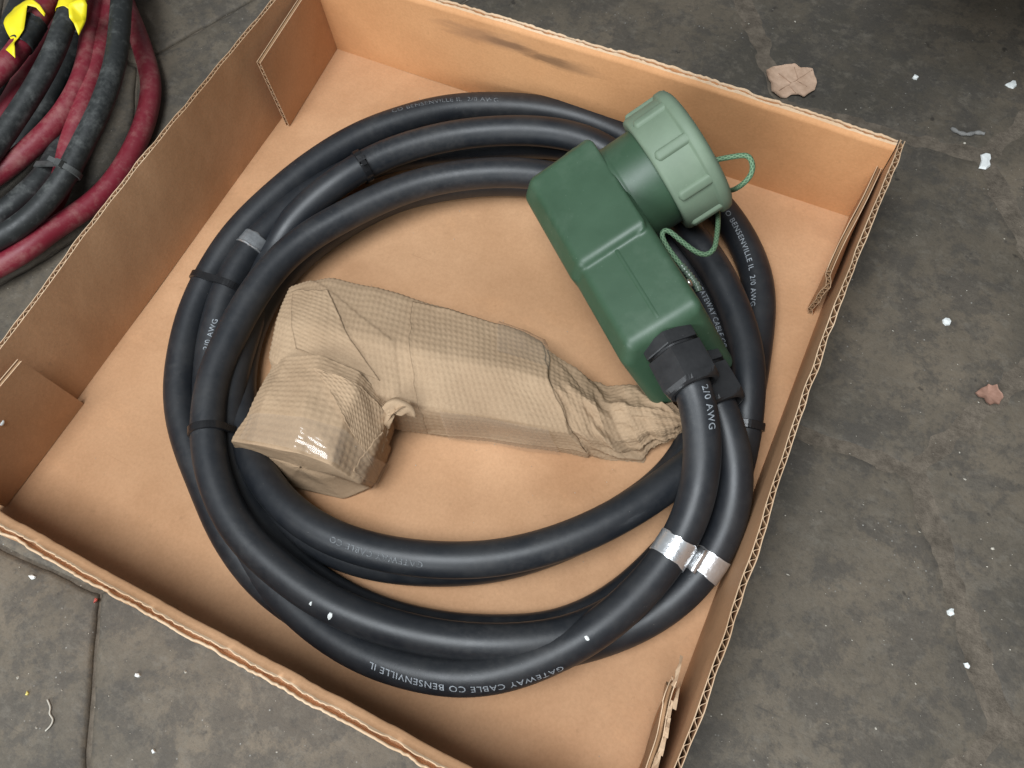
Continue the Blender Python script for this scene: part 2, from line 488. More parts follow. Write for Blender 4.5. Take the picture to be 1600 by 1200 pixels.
def panel(name, fn, length, height, flute, thick=0.0040, liner=0.00055, pitch=0.0078, mats=None, hfn=None, seed=0, wav=0.0, nh=10):
    """corrugated board: two liners and a wave between them. fn(s, h, n) -> xyz"""
    mats = mats or [M_KRAFT, M_CUT, M_FLUTE]
    ns = max(12, int(length / 0.004))
    S = np.linspace(0, length, ns)
    hf = hfn or (lambda s, side: height + 0 * s)
    V, F, MI = [], [], []
    def add(v, f, mi):
        o = len(V)
        V.extend(v)
        for q in f:
            F.append(tuple(o + k for k in q))
            MI.append(mi)
    for side, (n0, n1) in enumerate(((0, liner), (thick - liner, thick))):
        H = hf(S, side)
        grids = []
        for nn in (n0, n1):
            g = []
            for i in range(ns):
                for k in range(nh):
                    h = H[i] * k / (nh - 1)
                    g.append(fn(S[i], h, nn))
            grids.append(g)
        add(grids[0], [f[::-1] for f in grid_faces(ns, nh)], 0)
        add(grids[1], grid_faces(ns, nh), 0)
        top = []
        for i in range(ns):
            top += [grids[0][i * nh + nh - 1], grids[1][i * nh + nh - 1]]
        add(top, grid_faces(ns, 2), 1)
        for i in (0, ns - 1):
            e = []
            for k in range(nh):
                e += [grids[0][i * nh + k], grids[1][i * nh + k]]
            add(e, grid_faces(nh, 2), 1)
    a = thick / 2 - liner
    rng = np.random.default_rng(seed)
    if flute == 'v':
        m = int(length / pitch * 8)
        ss = np.linspace(0, length, m)
        ph = 2 * np.pi * ss / pitch + 2.0 * vnoise(np.column_stack([ss * 40, ss * 0, ss * 0]), seed) + 0.5 * vnoise(np.column_stack([ss * 170, ss * 0, ss * 0]), seed + 7)
        H = np.minimum(hf(ss, 0), hf(ss, 1)) - 0.0004 + 0.0004 * vnoise(np.column_stack([ss * 300, ss * 0, ss * 0]), seed + 1)
        nn = thick / 2 + a * np.sin(ph)
        for off in (0.0, 0.0004):
            g = []
            for i in range(m):
                g += [fn(ss[i], 0.0, nn[i] * 0.97 + off), fn(ss[i], H[i], nn[i] * 0.97 + off)]
            add(g, grid_faces(m, 2), 2)
        g = []
        for i in range(m):
            g += [fn(ss[i], H[i], nn[i] * 0.97), fn(ss[i], H[i], nn[i] * 0.97 + 0.0004)]
        add(g, grid_faces(m, 2), 1)
    else:
        m = int(height / pitch * 8)
        hh = np.linspace(0.0005, 1, m)
        nn = thick / 2 + a * np.sin(2 * np.pi * hh * height / pitch)
        sl = np.linspace(0.0003, length - 0.0003, 40)
        for off in (0.0, 0.0004):
            g = []
            for i in range(m):
                for s_ in sl:
                    g.append(fn(s_, hh[i] * float(min(hf(np.array([s_]), 0)[0], hf(np.array([s_]), 1)[0])), nn[i] * 0.97 + off))
            add(g, grid_faces(m, len(sl)), 2)
        for s_ in (sl[0], sl[-1]):
            g = []
            for i in range(m):
                h_ = hh[i] * float(hf(np.array([s_]), 0)[0])
                g += [fn(s_, h_, nn[i] * 0.97), fn(s_, h_, nn[i] * 0.97 + 0.0004)]
            add(g, grid_faces(m, 2), 1)
    me = mesh(name, V, F, MI)
    for mt in mats: me.materials.append(mt)
    return me

def build_box():
    # bottom sheet, very slightly uneven
    nx, ny = 110, 110
    X, Y = np.meshgrid(np.linspace(-0.004, BW + 0.004, nx), np.linspace(-0.017, BD + 0.009, ny), indexing='ij')
    Z = 0.0006 * fbm(np.stack([X * 9, Y * 9, X * 0], -1), 2, 2) - 0.0008
    # a crease pressed across the bottom
    a, b = P(60, 845, 0)[:2], P(330, 768, 0)[:2]
    t = (b - a) / np.linalg.norm(b - a)
    dist = (X - a[0]) * -t[1] + (Y - a[1]) * t[0]
    along = (X - a[0]) * t[0] + (Y - a[1]) * t[1]
    L = np.linalg.norm(b - a)
    wv = np.clip(np.minimum(along + 0.02, L + 0.05 - along) / 0.03, 0, 1)
    Z -= 0.0012 * wv * np.clip(1 - np.abs(dist + 0.004 * vnoise(np.stack([along * 30, along * 0, along * 0], -1), 8)) / 0.010, 0, 1)
    V = np.stack([X, Y, np.minimum(Z, 0.0)], -1).reshape(-1, 3)
    bot = V.copy(); bot[:, 2] = -0.0042
    F = grid_faces(nx, ny) 
    F = [f[::-1] for f in F] + grid_faces(nx, ny, off=len(V))
    me = mesh('bottom_panel', np.concatenate([V, bot]), F)
    bpart('bottom_panel', me, M_KRAFT)
    # side walls with the flutes open along the top
    bowL = lambda s, h: 0.0075 * math.sin(math.pi * min(max(s / BD, 0), 1)) * (h / BH) ** 1.5
    wobt = np.array([vnoise(np.array([[x * 60, 2.0, 5.0]]), 71)[0] for x in np.arange(0, 4.2, 0.004)])
    wobu = np.array([vnoise(np.array([[x * 95, 6.0, 5.0]]), 72)[0] for x in np.arange(0, 4.2, 0.004)])
    def wob(s, h, n):
        k = (max(0.0, h) / BH) ** 6
        i = s / 0.004
        j = int(i)
        f = i - j
        a_ = wobt[j] * (1 - f) + wobt[j + 1] * f
        b_ = wobu[j] * (1 - f) + wobu[j + 1] * f
        return k * (0.0005 * a_ + 0.0006 * b_ * (n / 0.004))
    def hL(s, side):
        return BH - 0.0005 + 0.0007 * vnoise(np.column_stack([s * 25, s * 0 + side * 3, s * 0]), 11)
    bpart('side_wall', panel('side_wall', lambda s, h, n: (-n - bowL(s, h) * 1.0 - wob(s, h, n), s, h - 0.0006), BD, BH, 'v', hfn=hL, seed=1), [M_KRAFT, M_CUT, M_FLUTE])
    def hR(s, side):
        return BH + 0.0008 * vnoise(np.column_stack([s * 22, s * 0 + side * 3, s * 0]), 17)
    bowR = lambda s, h: 0.0025 * math.sin(2 * math.pi * s / BD + 0.4) * (h / BH) ** 1.5
    bpart('side_wall', panel('side_wall', lambda s, h, n: (BW + n + bowR(s, h) + wob(s + 3.3, h, n), s - 0.004, h - 0.0006), BD + 0.010, BH, 'v', hfn=hR, seed=2), [M_KRAFT, M_CUT, M_FLUTE])
    # rolled-over end walls: the board folded over on itself
    def roll(name, fn, length, mats, seed, crush, lean):
        # profile (n from the inside outwards, h), with a groove between the two crests
        li = lean
        prof = [(0, 0), (-.25 * li, .3), (-.5 * li, .6), (-.8 * li, .85), (-.95 * li, .935), (-.96 * li, .945), (-.80 * li, .956), (-.3 * li, .972), (.0012, .984),
                (.0017, .997), (.0021, 1.0), (.0025, .998), (.0027, .985), (.0029, .91), (.0046, .91), (.0048, .985), (.0051, .9995), (.0057, 1.001), (.0062, .9985), (.0066, .985), (.0068, .965), (.0070, .93), (.0070, .6), (.0070, .3), (.0070, 0)]
        ns = int(length / 0.0011)
        V, F, MI = [], [], []
        for i in range(ns):
            s = length * i / (ns - 1)
            w1 = vnoise(np.array([[s * 16, 1.0, seed]]), seed)[0]
            w2 = vnoise(np.array([[s * 55, 2.0, seed]]), seed + 1)[0]
            w3 = vnoise(np.array([[s * 190, 3.0, seed]]), seed + 2)[0]
            w4 = vnoise(np.array([[s * 120, 7.0, seed]]), seed + 3)[0]
            w5 = vnoise(np.array([[s * 520, 4.0, seed]]), seed + 4)[0]
            w6 = vnoise(np.array([[s * 420, 9.0, seed]]), seed + 5)[0]
            for (n, h) in prof:
                hh = h * BH
                k = max(0.0, (h - 0.8) / 0.2)
                inner = n < .0042
                hh += k * crush * ((0.0008 * w1 + 0.0005 * w2 * (n > .001) + (0.0007 * w3 + 0.0007 * w5) * (n > .0015)) if inner else (0.0006 * w1 + 0.0005 * w2 + 0.0007 * w4 + 0.0007 * w6))
                nn = n + k * crush * (0.0004 * w2 + ((0.0003 * w3 + 0.0003 * w5 * (n > .0015)) if inner else 0.0005 * w4 + 0.0003 * w6)) 
                V.append(fn(s, hh, nn))
        m = len(prof)
        F = grid_faces(ns, m)
        MI = [(1 if (8 <= (q % (m - 1)) <= 11 or 15 <= (q % (m - 1)) <= 18) else 0) for q in range(len(F))]
        me = mesh(name, V, F, MI)
        for mt in mats: me.materials.append(mt)
        return me
    bowB = lambda s, h: 0.004 * math.sin(math.pi * s / BW) * (h / BH) ** 1.5
    w = roll('end_wall', lambda s, h, n: (s, BD + n + bowB(s, h), h - 0.0006), BW, [M_KRAFT_BACK, M_CUT], 21, 0.7, 0.0015)
    bpart('end_wall', w, [M_KRAFT_BACK, M_CUT])
    bowF = lambda s, h: 0.002 * math.sin(math.pi * s / BW) * (h / BH) ** 1.5 + 0.007 * max(0.0, 1 - h / BH) ** 1.3
    w = roll('end_wall', lambda s, h, n: (BW - s, -n - bowF(s, h), h - 0.0006), BW, [M_KRAFT, M_CUT], 33, 1.1, 0.0045)
    bpart('end_wall', w, [M_KRAFT, M_CUT])
    # corner flaps, turned in along the side walls
    def flap(fn, length, h, seed, rag=0.0, warp=0.0):
        def hf(s, side):
            return h + rag * vnoise(np.column_stack([s * 70, s * 0 + side, s * 0]), seed)
        me = panel('corner_flap', fn, length, h, 'h', hfn=hf, seed=seed, pitch=0.0074, mats=[M_KRAFT, M_CUT, M_FLUTE])
        return bpart('corner_flap', me, [M_KRAFT, M_CUT, M_FLUTE])
    # back left
    flap(lambda s, h, n: (0.0012 + 0.0075 * (s / 0.102) + n, BD - 0.0004 - s, h), 0.102, 0.078, 41)
    # front left
    f2 = flap(lambda s, h, n: (0.0010 + 0.0045 * (s / 0.096) * (0.6 + 0.6 * h / 0.07) + n, 0.0006 + s, h), 0.096, 0.085, 42)
    # back right: wavy, gaping from the wall
    def br(s, h, n):
        wv = 0.0030 * math.sin(h * 95 + 0.6) * (s / 0.10) + 0.0016 * math.sin(h * 240 + s * 60)
        return (BW - 0.0012 - n - 0.0065 * (s / 0.1) * (0.35 + 0.65 * h / 0.066) - wv * 0.6 * (s / 0.1), BD - 0.0004 - s, h)
    flap(br, 0.103, 0.067, 43, 0.0012)
    # front right: torn
    def fr(s, h, n):
        wv = 0.0015 * math.sin(h * 130) + 0.0010 * math.sin(s * 150 + h * 60)
        return (BW - 0.0015 - n - 0.008 * (s / 0.095) * (0.4 + 0.6 * h / 0.07) + wv * (s / 0.1), 0.0006 + s - (0.006 * (h / 0.07) * abs(math.sin(h * 160))), h)
    flap(fr, 0.096, 0.078, 44, 0.0035)
    # torn fibres on the front right flap's top
    rng = random.Random(4)
    for k in range(10):
        y = 0.012 + 0.0085 * k + rng.uniform(-.003, .003)
        x = BW - 0.0015 - 0.008 * (y / 0.095) - rng.uniform(0, .004)
        h = 0.077
        pts = []
        ln = rng.uniform(.010, .022)
        for i in range(5):
            t_ = i / 4
            pts += [(x + rng.uniform(-.0006, .0006) - .001 * t_, y + ln * t_, h + .0015 + rng.uniform(-.0006, .0012)),
                    (x + .0022 * (1 - t_) + .0005, y + ln * t_, h + .0008 + rng.uniform(-.0006, .001))]
        V = np.array(pts)
        V = np.concatenate([V, V - np.array([0, 0, .0012])])
        F = grid_faces(5, 2) + [f[::-1] for f in grid_faces(5, 2, off=10)] + [(2 * i, 2 * i + 2, 2 * i + 12, 2 * i + 10) for i in range(4)] + [(2 * i + 1, 2 * i + 11, 2 * i + 13, 2 * i + 3) for i in range(4)]
        bpart('torn_fibre', mesh('torn_fibre', V, F), M_CUT, smooth=False)
    # little torn tufts where staples were pulled
    def tuft(u, v, zmm, dx, r):
        c = P(u, v, zmm) + np.array([dx, 0, 0])
        bm = bmesh.new()
        bmesh.ops.create_icosphere(bm, subdivisions=2, radius=r)
        for q in bm.verts:
            k = 1 + 0.5 * vnoise(np.array([[q.co.x * 900 + u, q.co.y * 900, q.co.z * 900]]), 5)[0]
            q.co = Vector((q.co.x * 0.6 * k + c[0], q.co.y * 1.4 * k + c[1], q.co.z * k + c[2]))
        me = bpy.data.meshes.new('torn_tuft'); bm.to_mesh(me); bm.free()
        bpart('torn_tuft', me, M_WHITE)
    def on_plane_x(u, v, x):
        d = CR @ np.array([(u - 800) / FPX, -(v - 600) / FPX, -1.0])
        return CAM_LOC + d * (x - CAM_LOC[0]) / d[0]
    for (u, v, x, r) in ((455, 41, .0062, .0011), (475, 50, .0062, .0008), (4, 661, .0080, .0016)):
        q = on_plane_x(u, v, x)
        tuft(u, v, q[2] * 1000, q[0] - P(u, v, q[2] * 1000)[0], r)
build_box()

# ------------------------------------------------------------------ cables
def catmull(pts, n=24):
    p = np.asarray(pts, float)
    p = np.vstack([2 * p[0] - p[1], p, 2 * p[-1] - p[-2]])
    out = []
    for i in range(1, len(p) - 2):
        t = np.linspace(0, 1, n, endpoint=False)[:, None]
        a, b, c, d = p[i - 1], p[i], p[i + 1], p[i + 2]
        out.append(0.5 * ((2 * b) + (-a + c) * t + (2 * a - 5 * b + 4 * c - d) * t ** 2 + (-a + 3 * b - 3 * c + d) * t ** 3))
    out.append(p[-2][None])
    return np.concatenate(out)

def resample(q, step):
    d = np.linalg.norm(np.diff(q, axis=0), axis=1)
    s = np.concatenate([[0], np.cumsum(d)])
    n = max(4, int(s[-1] / step))
    t = np.linspace(0, s[-1], n)
    return np.stack([np.interp(t, s, q[:, k]) for k in range(3)], -1)

def smooth_path(q, it):
    q = q.copy()
    for _ in range(it):
        q[1:-1] = 0.5 * q[1:-1] + 0.25 * (q[:-2] + q[2:])
    return q

def path(pix, step=0.003, it=45):
    return resample(smooth_path(resample(catmull([P(*a) for a in pix]), step), it), step)

def frames(q):
    t = np.gradient(q, axis=0)
    t /= np.linalg.norm(t, axis=1)[:, None]
    z = np.array([0, 0, 1.0])
    u = z - (t @ z)[:, None] * t
    u /= np.linalg.norm(u, axis=1)[:, None]
    v = np.cross(t, u)
    return t, u, v

def tube_mesh(name, q, r, sides=22, cap=True, uv=False, rfn=None):
    t, u, v = frames(q)
    n = len(q)
    a = np.linspace(0, 2 * np.pi, sides, endpoint=False)
    rr = np.full(n, r) if rfn is None else rfn(np.arange(n))
    V = q[:, None, :] + rr[:, None, None] * (np.cos(a)[None, :, None] * u[:, None, :] + np.sin(a)[None, :, None] * v[:, None, :])
    V = V.reshape(-1, 3)
    F = grid_faces(n, sides, True)
    if cap:
        F.append(tuple(range(sides))[::-1])
        F.append(tuple((n - 1) * sides + k for k in range(sides)))
    me = mesh(name, V, F)
    if uv:
        s = np.concatenate([[0], np.cumsum(np.linalg.norm(np.diff(q, axis=0), axis=1))])
        lay = me.uv_layers.new(name='UVMap')
        li = 0
        buf = np.zeros(len(me.loops) * 2)
        for f in F:
            wrap = max(x % sides for x in f) - min(x % sides for x in f) > 2
            for x in f:
                k = x % sides
                buf[li * 2] = s[x // sides]
                buf[li * 2 + 1] = (k if not (wrap and k == 0) else sides) / sides
                li += 1
        lay.data.foreach_set('uv', buf)
    return me

R = 0.0126
coil = empty('power_cable', (0.30, 0.25, 0.0), 'coiled thick black double power cable with green right-angle connector, in the cardboard tray', 'cable')
def cpart(name, me, mats, parent=None, smooth=True, label=None):
    o = link(name, me, mats, smooth=smooth, label=label)
    if parent is None:
        o.parent = coil
        o.matrix_parent_inverse = Matrix.Translation(coil.location).inverted()
    else:
        o.parent = parent
    return o

# first conductor: front gland -> outer bottom -> left, under -> up, over the back -> right -> middle ring -> inner ring
C1 = [(1058, 556, 92), (1078, 590, 89), (1092, 632, 82), (1099, 700, 69), (1091, 770, 57), (1066, 838, 49), (1014, 911, 44), (942, 978, 41), (862, 1024, 38), (790, 1051, 36), (722, 1060, 34),
      (650, 1050, 31), (575, 1026, 27), (505, 985, 22), (445, 932, 18), (395, 872, 15), (355, 800, 13), (334, 730, 13), (327, 670, 13), (326, 600, 13), (331, 540, 15), (343, 485, 18), (363, 432, 20),
      (395, 383, 21), (440, 338, 20), (500, 293, 17), (570, 260, 14), (640, 240, 13), (710, 232, 13), (790, 226, 13), (870, 226, 13), (950, 245, 15), (1010, 290, 22), (1055, 340, 32), (1092, 384, 38),
      (1121, 425, 39), (1150, 490, 39), (1164, 535, 39), (1170, 580, 39), (1168, 630, 36), (1160, 690, 28), (1142, 760, 19), (1102, 830, 17), (1044, 896, 21), (975, 952, 30), (900, 990, 36), (820, 1004, 38),
      (755, 1005, 38), (686, 999, 38), (592, 976, 38), (503, 938, 38), (431, 886, 38), (378, 835, 38), (346, 780, 38), (330, 730, 38), (324, 685, 38), (325, 635, 38), (336, 580, 38), (353, 541, 38),
      (375, 495, 38), (400, 454, 38), (432, 412, 38), (478, 372, 38), (530, 342, 38), (585, 314, 38), (645, 290, 38), (700, 277, 38), (760, 270, 38), (820, 270, 37), (880, 280, 33), (950, 310, 26),
      (1010, 352, 19), (1058, 402, 14), (1094, 452, 13), (1120, 510, 13), (1134, 570, 13), (1137, 630, 16), (1118, 690, 26), (1075, 732, 34), (992, 792, 37), (897, 840, 38), (797, 869, 38), (712, 876, 38),
      (610, 867, 37), (514, 838, 35), (444, 790, 31), (404, 735, 24), (382, 680, 17), (374, 620, 13), (378, 560, 13), (396, 500, 13), (430, 440, 13), (480, 390, 13), (545, 345, 13), (620, 308, 13), (700, 290, 13),
      (770, 283, 13), (840, 285, 13), (900, 296, 13)]
# second conductor: rear gland -> under -> outermost left -> outermost back -> right -> under
C2 = [(1100, 590, 60), (1118, 622, 59), (1133, 658, 56), (1146, 705, 52), (1150, 750, 46), (1141, 810, 39), (1118, 862, 34), (1080, 915, 28), (1035, 953, 22), (985, 981, 17), (925, 1003, 14), (850, 1020, 13), (770, 1028, 13),
      (690, 1030, 13), (610, 1018, 13), (535, 992, 13), (462, 950, 13), (404, 903, 13), (353, 832, 13), (321, 758, 13), (297, 700, 13), (284, 652, 13), (280, 604, 13), (286, 553, 14), (300, 492, 16), (328, 430, 19),
      (368, 368, 22), (420, 315, 24), (482, 263, 25), (556, 216, 25), (628, 188, 24), (700, 170, 21), (780, 166, 18), (860, 173, 15), (930, 192, 13), (995, 222, 13), (1055, 260, 13), (1105, 302, 13), (1145, 350, 13),
      (1172, 400, 13), (1186, 445, 13), (1187, 490, 13), (1181, 540, 13), (1172, 600, 13), (1158, 660, 13), (1132, 735, 13), (1098, 795, 13), (1058, 848, 13), (1008, 902, 13), (950, 948, 13), (870, 983, 13), (780, 990, 13),
      (680, 983, 13), (580, 956, 13), (500, 915, 13), (440, 866, 13), (396, 806, 13), (367, 742, 15), (356, 690, 18), (356, 640, 21), (362, 590, 23), (372, 550, 23), (386, 510, 20), (403, 460, 15), (420, 410, 13), (445, 362, 19),
      (478, 324, 29), (518, 291, 36), (568, 258, 39), (622, 234, 39), (700, 213, 39), (780, 204, 39), (860, 206, 38), (930, 224, 33), (985, 265, 24), (1025, 330, 16), (1052, 410, 13), (1080, 500, 13), (1098, 580, 13), (1096, 660, 13),
      (1050, 742, 13), (965, 806, 13), (860, 857, 13), (770, 883, 13), (690, 889, 13), (600, 883, 13), (520, 860, 13), (460, 818, 13), (422, 768, 13), (425, 710, 13), (455, 670, 13)]
q1, q2 = path(C1), path(C2)
cable1 = cpart('cable', tube_mesh('cable', q1, R), M_RUBBER)
cable2 = cpart('cable', tube_mesh('cable', q2, R), M_RUBBER)

def near_index(q, u, v, z=None, lo=0, hi=None):
    pr = project(q)
    d = np.hypot(pr[:, 0] - u, pr[:, 1] - v)
    if z is not None:
        d = d + 2.0 * np.abs(q[:, 2] * 1000 - z)
    d[:lo] = 1e9
    if hi: d[hi:] = 1e9
    return int(np.argmin(d))

# ---- ties
def hull2d(pts):
    pts = sorted(map(tuple, pts))
    def half(ps):
        h = []
        for p_ in ps:
            while len(h) > 1 and (h[-1][0] - h[-2][0]) * (p_[1] - h[-2][1]) - (h[-1][1] - h[-2][1]) * (p_[0] - h[-2][0]) <= 0:
                h.pop()
            h.append(p_)
        return h
    a, b = half(pts), half(pts[::-1])
    return np.array(a[:-1] + b[:-1])

def tie(items, width=0.0064, th=0.0014, mat=None, head=None, make=None, rr=None, name='cable_tie'):
    """band round one or more conductors; items = [(path, index)]"""
    q, i = items[0]
    t = q[i + 2] - q[i - 2]; t /= np.linalg.norm(t)
    u = np.array([0, 0, 1.0]); u -= (u @ t) * t; u /= np.linalg.norm(u)
    v = np.cross(t, u)
    c0 = q[i]
    pts = []
    for (qq, k) in items:
        d = qq[k] - c0
        # slide along that conductor to the tie's plane
        tt = qq[k + 1] - qq[k - 1]; tt /= np.linalg.norm(tt)
        d = d - tt * ((d @ t) / (tt @ t))
        for a in np.linspace(0, 2 * np.pi, 40, endpoint=False):
            r_ = (rr or R) + 0.0003
            pts.append(((d @ u) + r_ * math.cos(a), (d @ v) + r_ * math.sin(a)))
    h = hull2d(pts)
    nxt = np.roll(h, -1, 0); prv = np.roll(h, 1, 0)
    tn = nxt - prv; tn /= np.linalg.norm(tn, axis=1)[:, None]
    nr = np.stack([tn[:, 1], -tn[:, 0]], -1)
    n = len(h)
    V = []
    for k in range(n):
        for (o, w) in ((0, -1), (th, -.86), (th, .86), (0, 1)):
            e = h[k] + nr[k] * o
            V.append(c0 + e[0] * u + e[1] * v + t * w * width / 2)
    V = np.array(V)
    F = []
    for k in range(n):
        for j in range(3):
            a = k * 4 + j; b = ((k + 1) % n) * 4 + j
            F.append((a, a + 1, b + 1, b))
    if head is not None:
        # ratchet head: a small block on the hull at the angle given
        k = int(np.argmax(h @ np.array([math.cos(head), math.sin(head)])))
        o = len(V)
        b = []
        for (x, y, z_) in ((-1, -1, 0), (1, -1, 0), (1, 1, 0), (-1, 1, 0), (-.8, -.85, 1), (.8, -.85, 1), (.8, .85, 1), (-.8, .85, 1)):
            e = h[k] + tn[k] * x * 0.0035 + nr[k] * (0.0004 + z_ * 0.0045)
            b.append(c0 + e[0] * u + e[1] * v + t * y * 0.0035)
        # tail stub
        for (x, y, z_) in ((.2, -.6, .4), (2.3, -.6, 1.2), (2.3, .6, 1.2), (.2, .6, .4), (.2, -.6, .75), (2.3, -.6, 1.5), (2.3, .6, 1.5), (.2, .6, .75)):
            e = h[k] + tn[k] * x * 0.0035 + nr[k] * (0.0004 + z_ * 0.0045)
            b.append(c0 + e[0] * u + e[1] * v + t * y * 0.0035)
        V = np.concatenate([V, np.array(b)])
        for oo in (o, o + 8):
            F += [tuple(oo + x for x in f) for f in ((4, 5, 6, 7), (0, 1, 5, 4), (1, 2, 6, 5), (2, 3, 7, 6), (3, 0, 4, 7))]
    return (make or cpart)(name, mesh(name, V, F), mat or M_TIE, smooth=False)

i1 = near_index(q2, 322, 440, 18); j1 = near_index(q1, 356, 448, 20)
tie([(q2, i1), (q1, j1)])
i2 = near_index(q1, 324, 676, 38); j2 = near_index(q2, 356, 690, 18)
tie([(q1, i2), (q2, j2)], head=None)
i3 = near_index(q2, 566, 260, 39); j3 = near_index(q1, 566, 262, 14)
tie([(q2, i3), (q1, j3)], head=0.35)
i4 = near_index(q1, 1164, 662, 32)
tie([(q1, i4)])

# ---- foil bands
def sleeve(q, i0, ln, off, mat, name, wob=0.0003, seed=0, arc=None, make=None, rad=None, sides=40):
    n = max(4, int(ln / 0.0012))
    s = np.concatenate([[0], np.cumsum(np.linalg.norm(np.diff(q, axis=0), axis=1))])
    ss = np.linspace(s[i0] - ln / 2, s[i0] + ln / 2, n)
    c = np.stack([np.interp(ss, s, q[:, k]) for k in range(3)], -1)
    t, u, v = frames(c)
    a = np.linspace(*(arc or (0, 2 * np.pi)), sides, endpoint=arc is not None)
    V = []
    for oo in (0, -0.0003):
        for i in range(n):
            for k in range(sides):
                e = (vnoise(np.array([[a[k] * 2.2, i * .35, seed]]), seed)[0]) * wob
                ed = 0.0008 * vnoise(np.array([[a[k] * 3, seed, 2.0 + (i > n / 2)]]), seed)[0] if i in (0, n - 1) else 0
                r_ = (rad or R) + off + abs(e) + oo
                V.append(c[i] + t[i] * ed + r_ * (math.cos(a[k]) * u[i] + math.sin(a[k]) * v[i]))
    cl = arc is None
    F = grid_faces(n, sides, cl) + [f[::-1] for f in grid_faces(n, sides, cl, off=n * sides)]
    m = n * sides
    for row in (0, n - 1):
        for k in range(sides if cl else sides - 1):
            a_, b_ = row * sides + k, row * sides + (k + 1) % sides
            F.append((a_, b_, b_ + m, a_ + m))
    return (make or cpart)(name, mesh(name, V, F), mat)
b1 = near_index(q1, 1051, 861, 46, hi=200); b2 = near_index(q2, 1106, 885, 33, hi=200)
sleeve(q1, b1, 0.0165, 0.0005, M_FOIL, 'foil_band', seed=3)
sleeve(q2, b2, 0.0150, 0.0005, M_FOIL, 'foil_band', seed=6)
k1 = near_index(q1, 395, 383, 21)
M_FILM = mat_plain('grey_film_tag', (0.17, 0.175, 0.18), 0.25, 0.25, 120, 0.5, 0.2, 0.4)
sleeve(q1, k1, 0.0125, 0.0004, M_FILM, 'film_tag', seed=9)
k2 = near_index(q1, 389, 392, 21)
sleeve(q1, k2 , 0.0016, 0.0009, M_FOIL, 'tag_edge', seed=4, wob=0.0001)
# pinched lug where the two foil bands meet
c = (q1[b1] + q2[b2]) / 2
bm = bmesh.new()
bmesh.ops.create_cube(bm, size=1.0)
bmesh.ops.subdivide_edges(bm, edges=bm.edges[:], cuts=3, use_grid_fill=True)
tt = q1[b1 + 2] - q1[b1 - 2]; tt /= np.linalg.norm(tt)
sd = q2[b2] - q1[b1]; sd -= (sd @ tt) * tt; sd /= np.linalg.norm(sd)
up = np.cross(sd, tt); up *= np.sign(up[2])
for vv in bm.verts:
    x, y, z = vv.co
    e = 0.12 * vnoise(np.array([[x * 4, y * 4, z * 4]]), 7)[0]
    wv = c + tt * (y * 0.0155 * (1 + e)) + sd * (x * 0.0030 + 0.0007 * e) + up * (z * 0.012 + 0.0055 + 0.002 * e)
    vv.co = Vector(wv)
me = bpy.data.meshes.new('foil_lug'); bm.to_mesh(me); bm.free()
cpart('foil_lug', me, M_FOIL)

# ---- printed lettering, wrapped on the conductors
def text_mesh(txt, size):
    cu = bpy.data.curves.new('lettering', 'FONT')
    cu.body = txt
    cu.size = size
    cu.resolution_u = 3
    cu.space_character = 1.12
    cu.offset = size * 0.004
    o = bpy.data.objects.new('lettering', cu)
    COL.objects.link(o)
    bpy.context.view_layer.update()
    dg = bpy.context.evaluated_depsgraph_get()
    me = bpy.data.meshes.new_from_object(o.evaluated_get(dg))
    bpy.data.objects.remove(o)
    bm = bmesh.new(); bm.from_mesh(me)
    bmesh.ops.triangulate(bm, faces=bm.faces[:])
    bmesh.ops.subdivide_edges(bm, edges=[e for e in bm.edges if e.calc_length() > size * 0.22], cuts=2)
    bmesh.ops.triangulate(bm, faces=bm.faces[:])
    bm.to_mesh(me); bm.free()
    return me

def surf_pick(q, i_lo, i_hi, u, v):
    """arc position and angle on the conductor's surface seen at pixel u, v"""
    t, uu, vv = frames(q)
    ii = np.arange(i_lo, i_hi)
    a = np.linspace(-np.pi, np.pi, 181)
    S = q[ii][:, None] + R * (np.cos(a)[None, :, None] * uu[ii][:, None] + np.sin(a)[None, :, None] * vv[ii][:, None])
    nrm = S - q[ii][:, None]
    vis = np.einsum('ijk,ijk->ij', nrm, CAM_LOC - S) > 0
    pr = project(S)
    d = np.hypot(pr[..., 0] - u, pr[..., 1] - v) + (~vis) * 1e6
    k = np.unravel_index(np.argmin(d), d.shape)
    return ii[k[0]], a[k[1]]

def letter(q, txt, p0, p1, z, mat, size_scale=1.0, owner=None, flip=False, win=60):
    """txt runs from pixel p0 to pixel p1 (base line)"""
    mid = near_index(q, (p0[0] + p1[0]) / 2, (p0[1] + p1[1]) / 2, z)
    lo, hi = max(2, mid - win), min(len(q) - 3, mid + win)
    ia, aa = surf_pick(q, lo, hi, *p0)
    ib, ab = surf_pick(q, lo, hi, *p1)
    s = np.concatenate([[0], np.cumsum(np.linalg.norm(np.diff(q, axis=0), axis=1))])
    L = abs(s[ib] - s[ia])
    me = text_mesh(txt, 0.0058 * size_scale)
    n = len(me.vertices)
    co = np.zeros(n * 3); me.vertices.foreach_get('co', co); co = co.reshape(-1, 3)
    w = co[:, 0].max()
    co[:, 0] *= L / w
    sg = 1 if ib > ia else -1
    ss = s[ia] + sg * co[:, 0]
    t, uu, vv = frames(q)
    ang0 = aa + (ab - aa) * (co[:, 0] / L)
    # letters stand to the left of the reading direction, seen from outside
    ang = ang0 - sg * co[:, 1] / R * (1 if not flip else -1)
    itp = lambda A: np.stack([np.interp(ss, s, A[:, k]) for k in range(3)], -1)
    C_, U_, V_ = itp(q), itp(uu), itp(vv)
    out = C_ + (R + 0.00022) * (np.cos(ang)[:, None] * U_ + np.sin(ang)[:, None] * V_)
    me.vertices.foreach_set('co', out.reshape(-1))
    me.update()
    me.materials.clear()
    return cpart('printed_lettering', me, mat, parent=None, smooth=False)

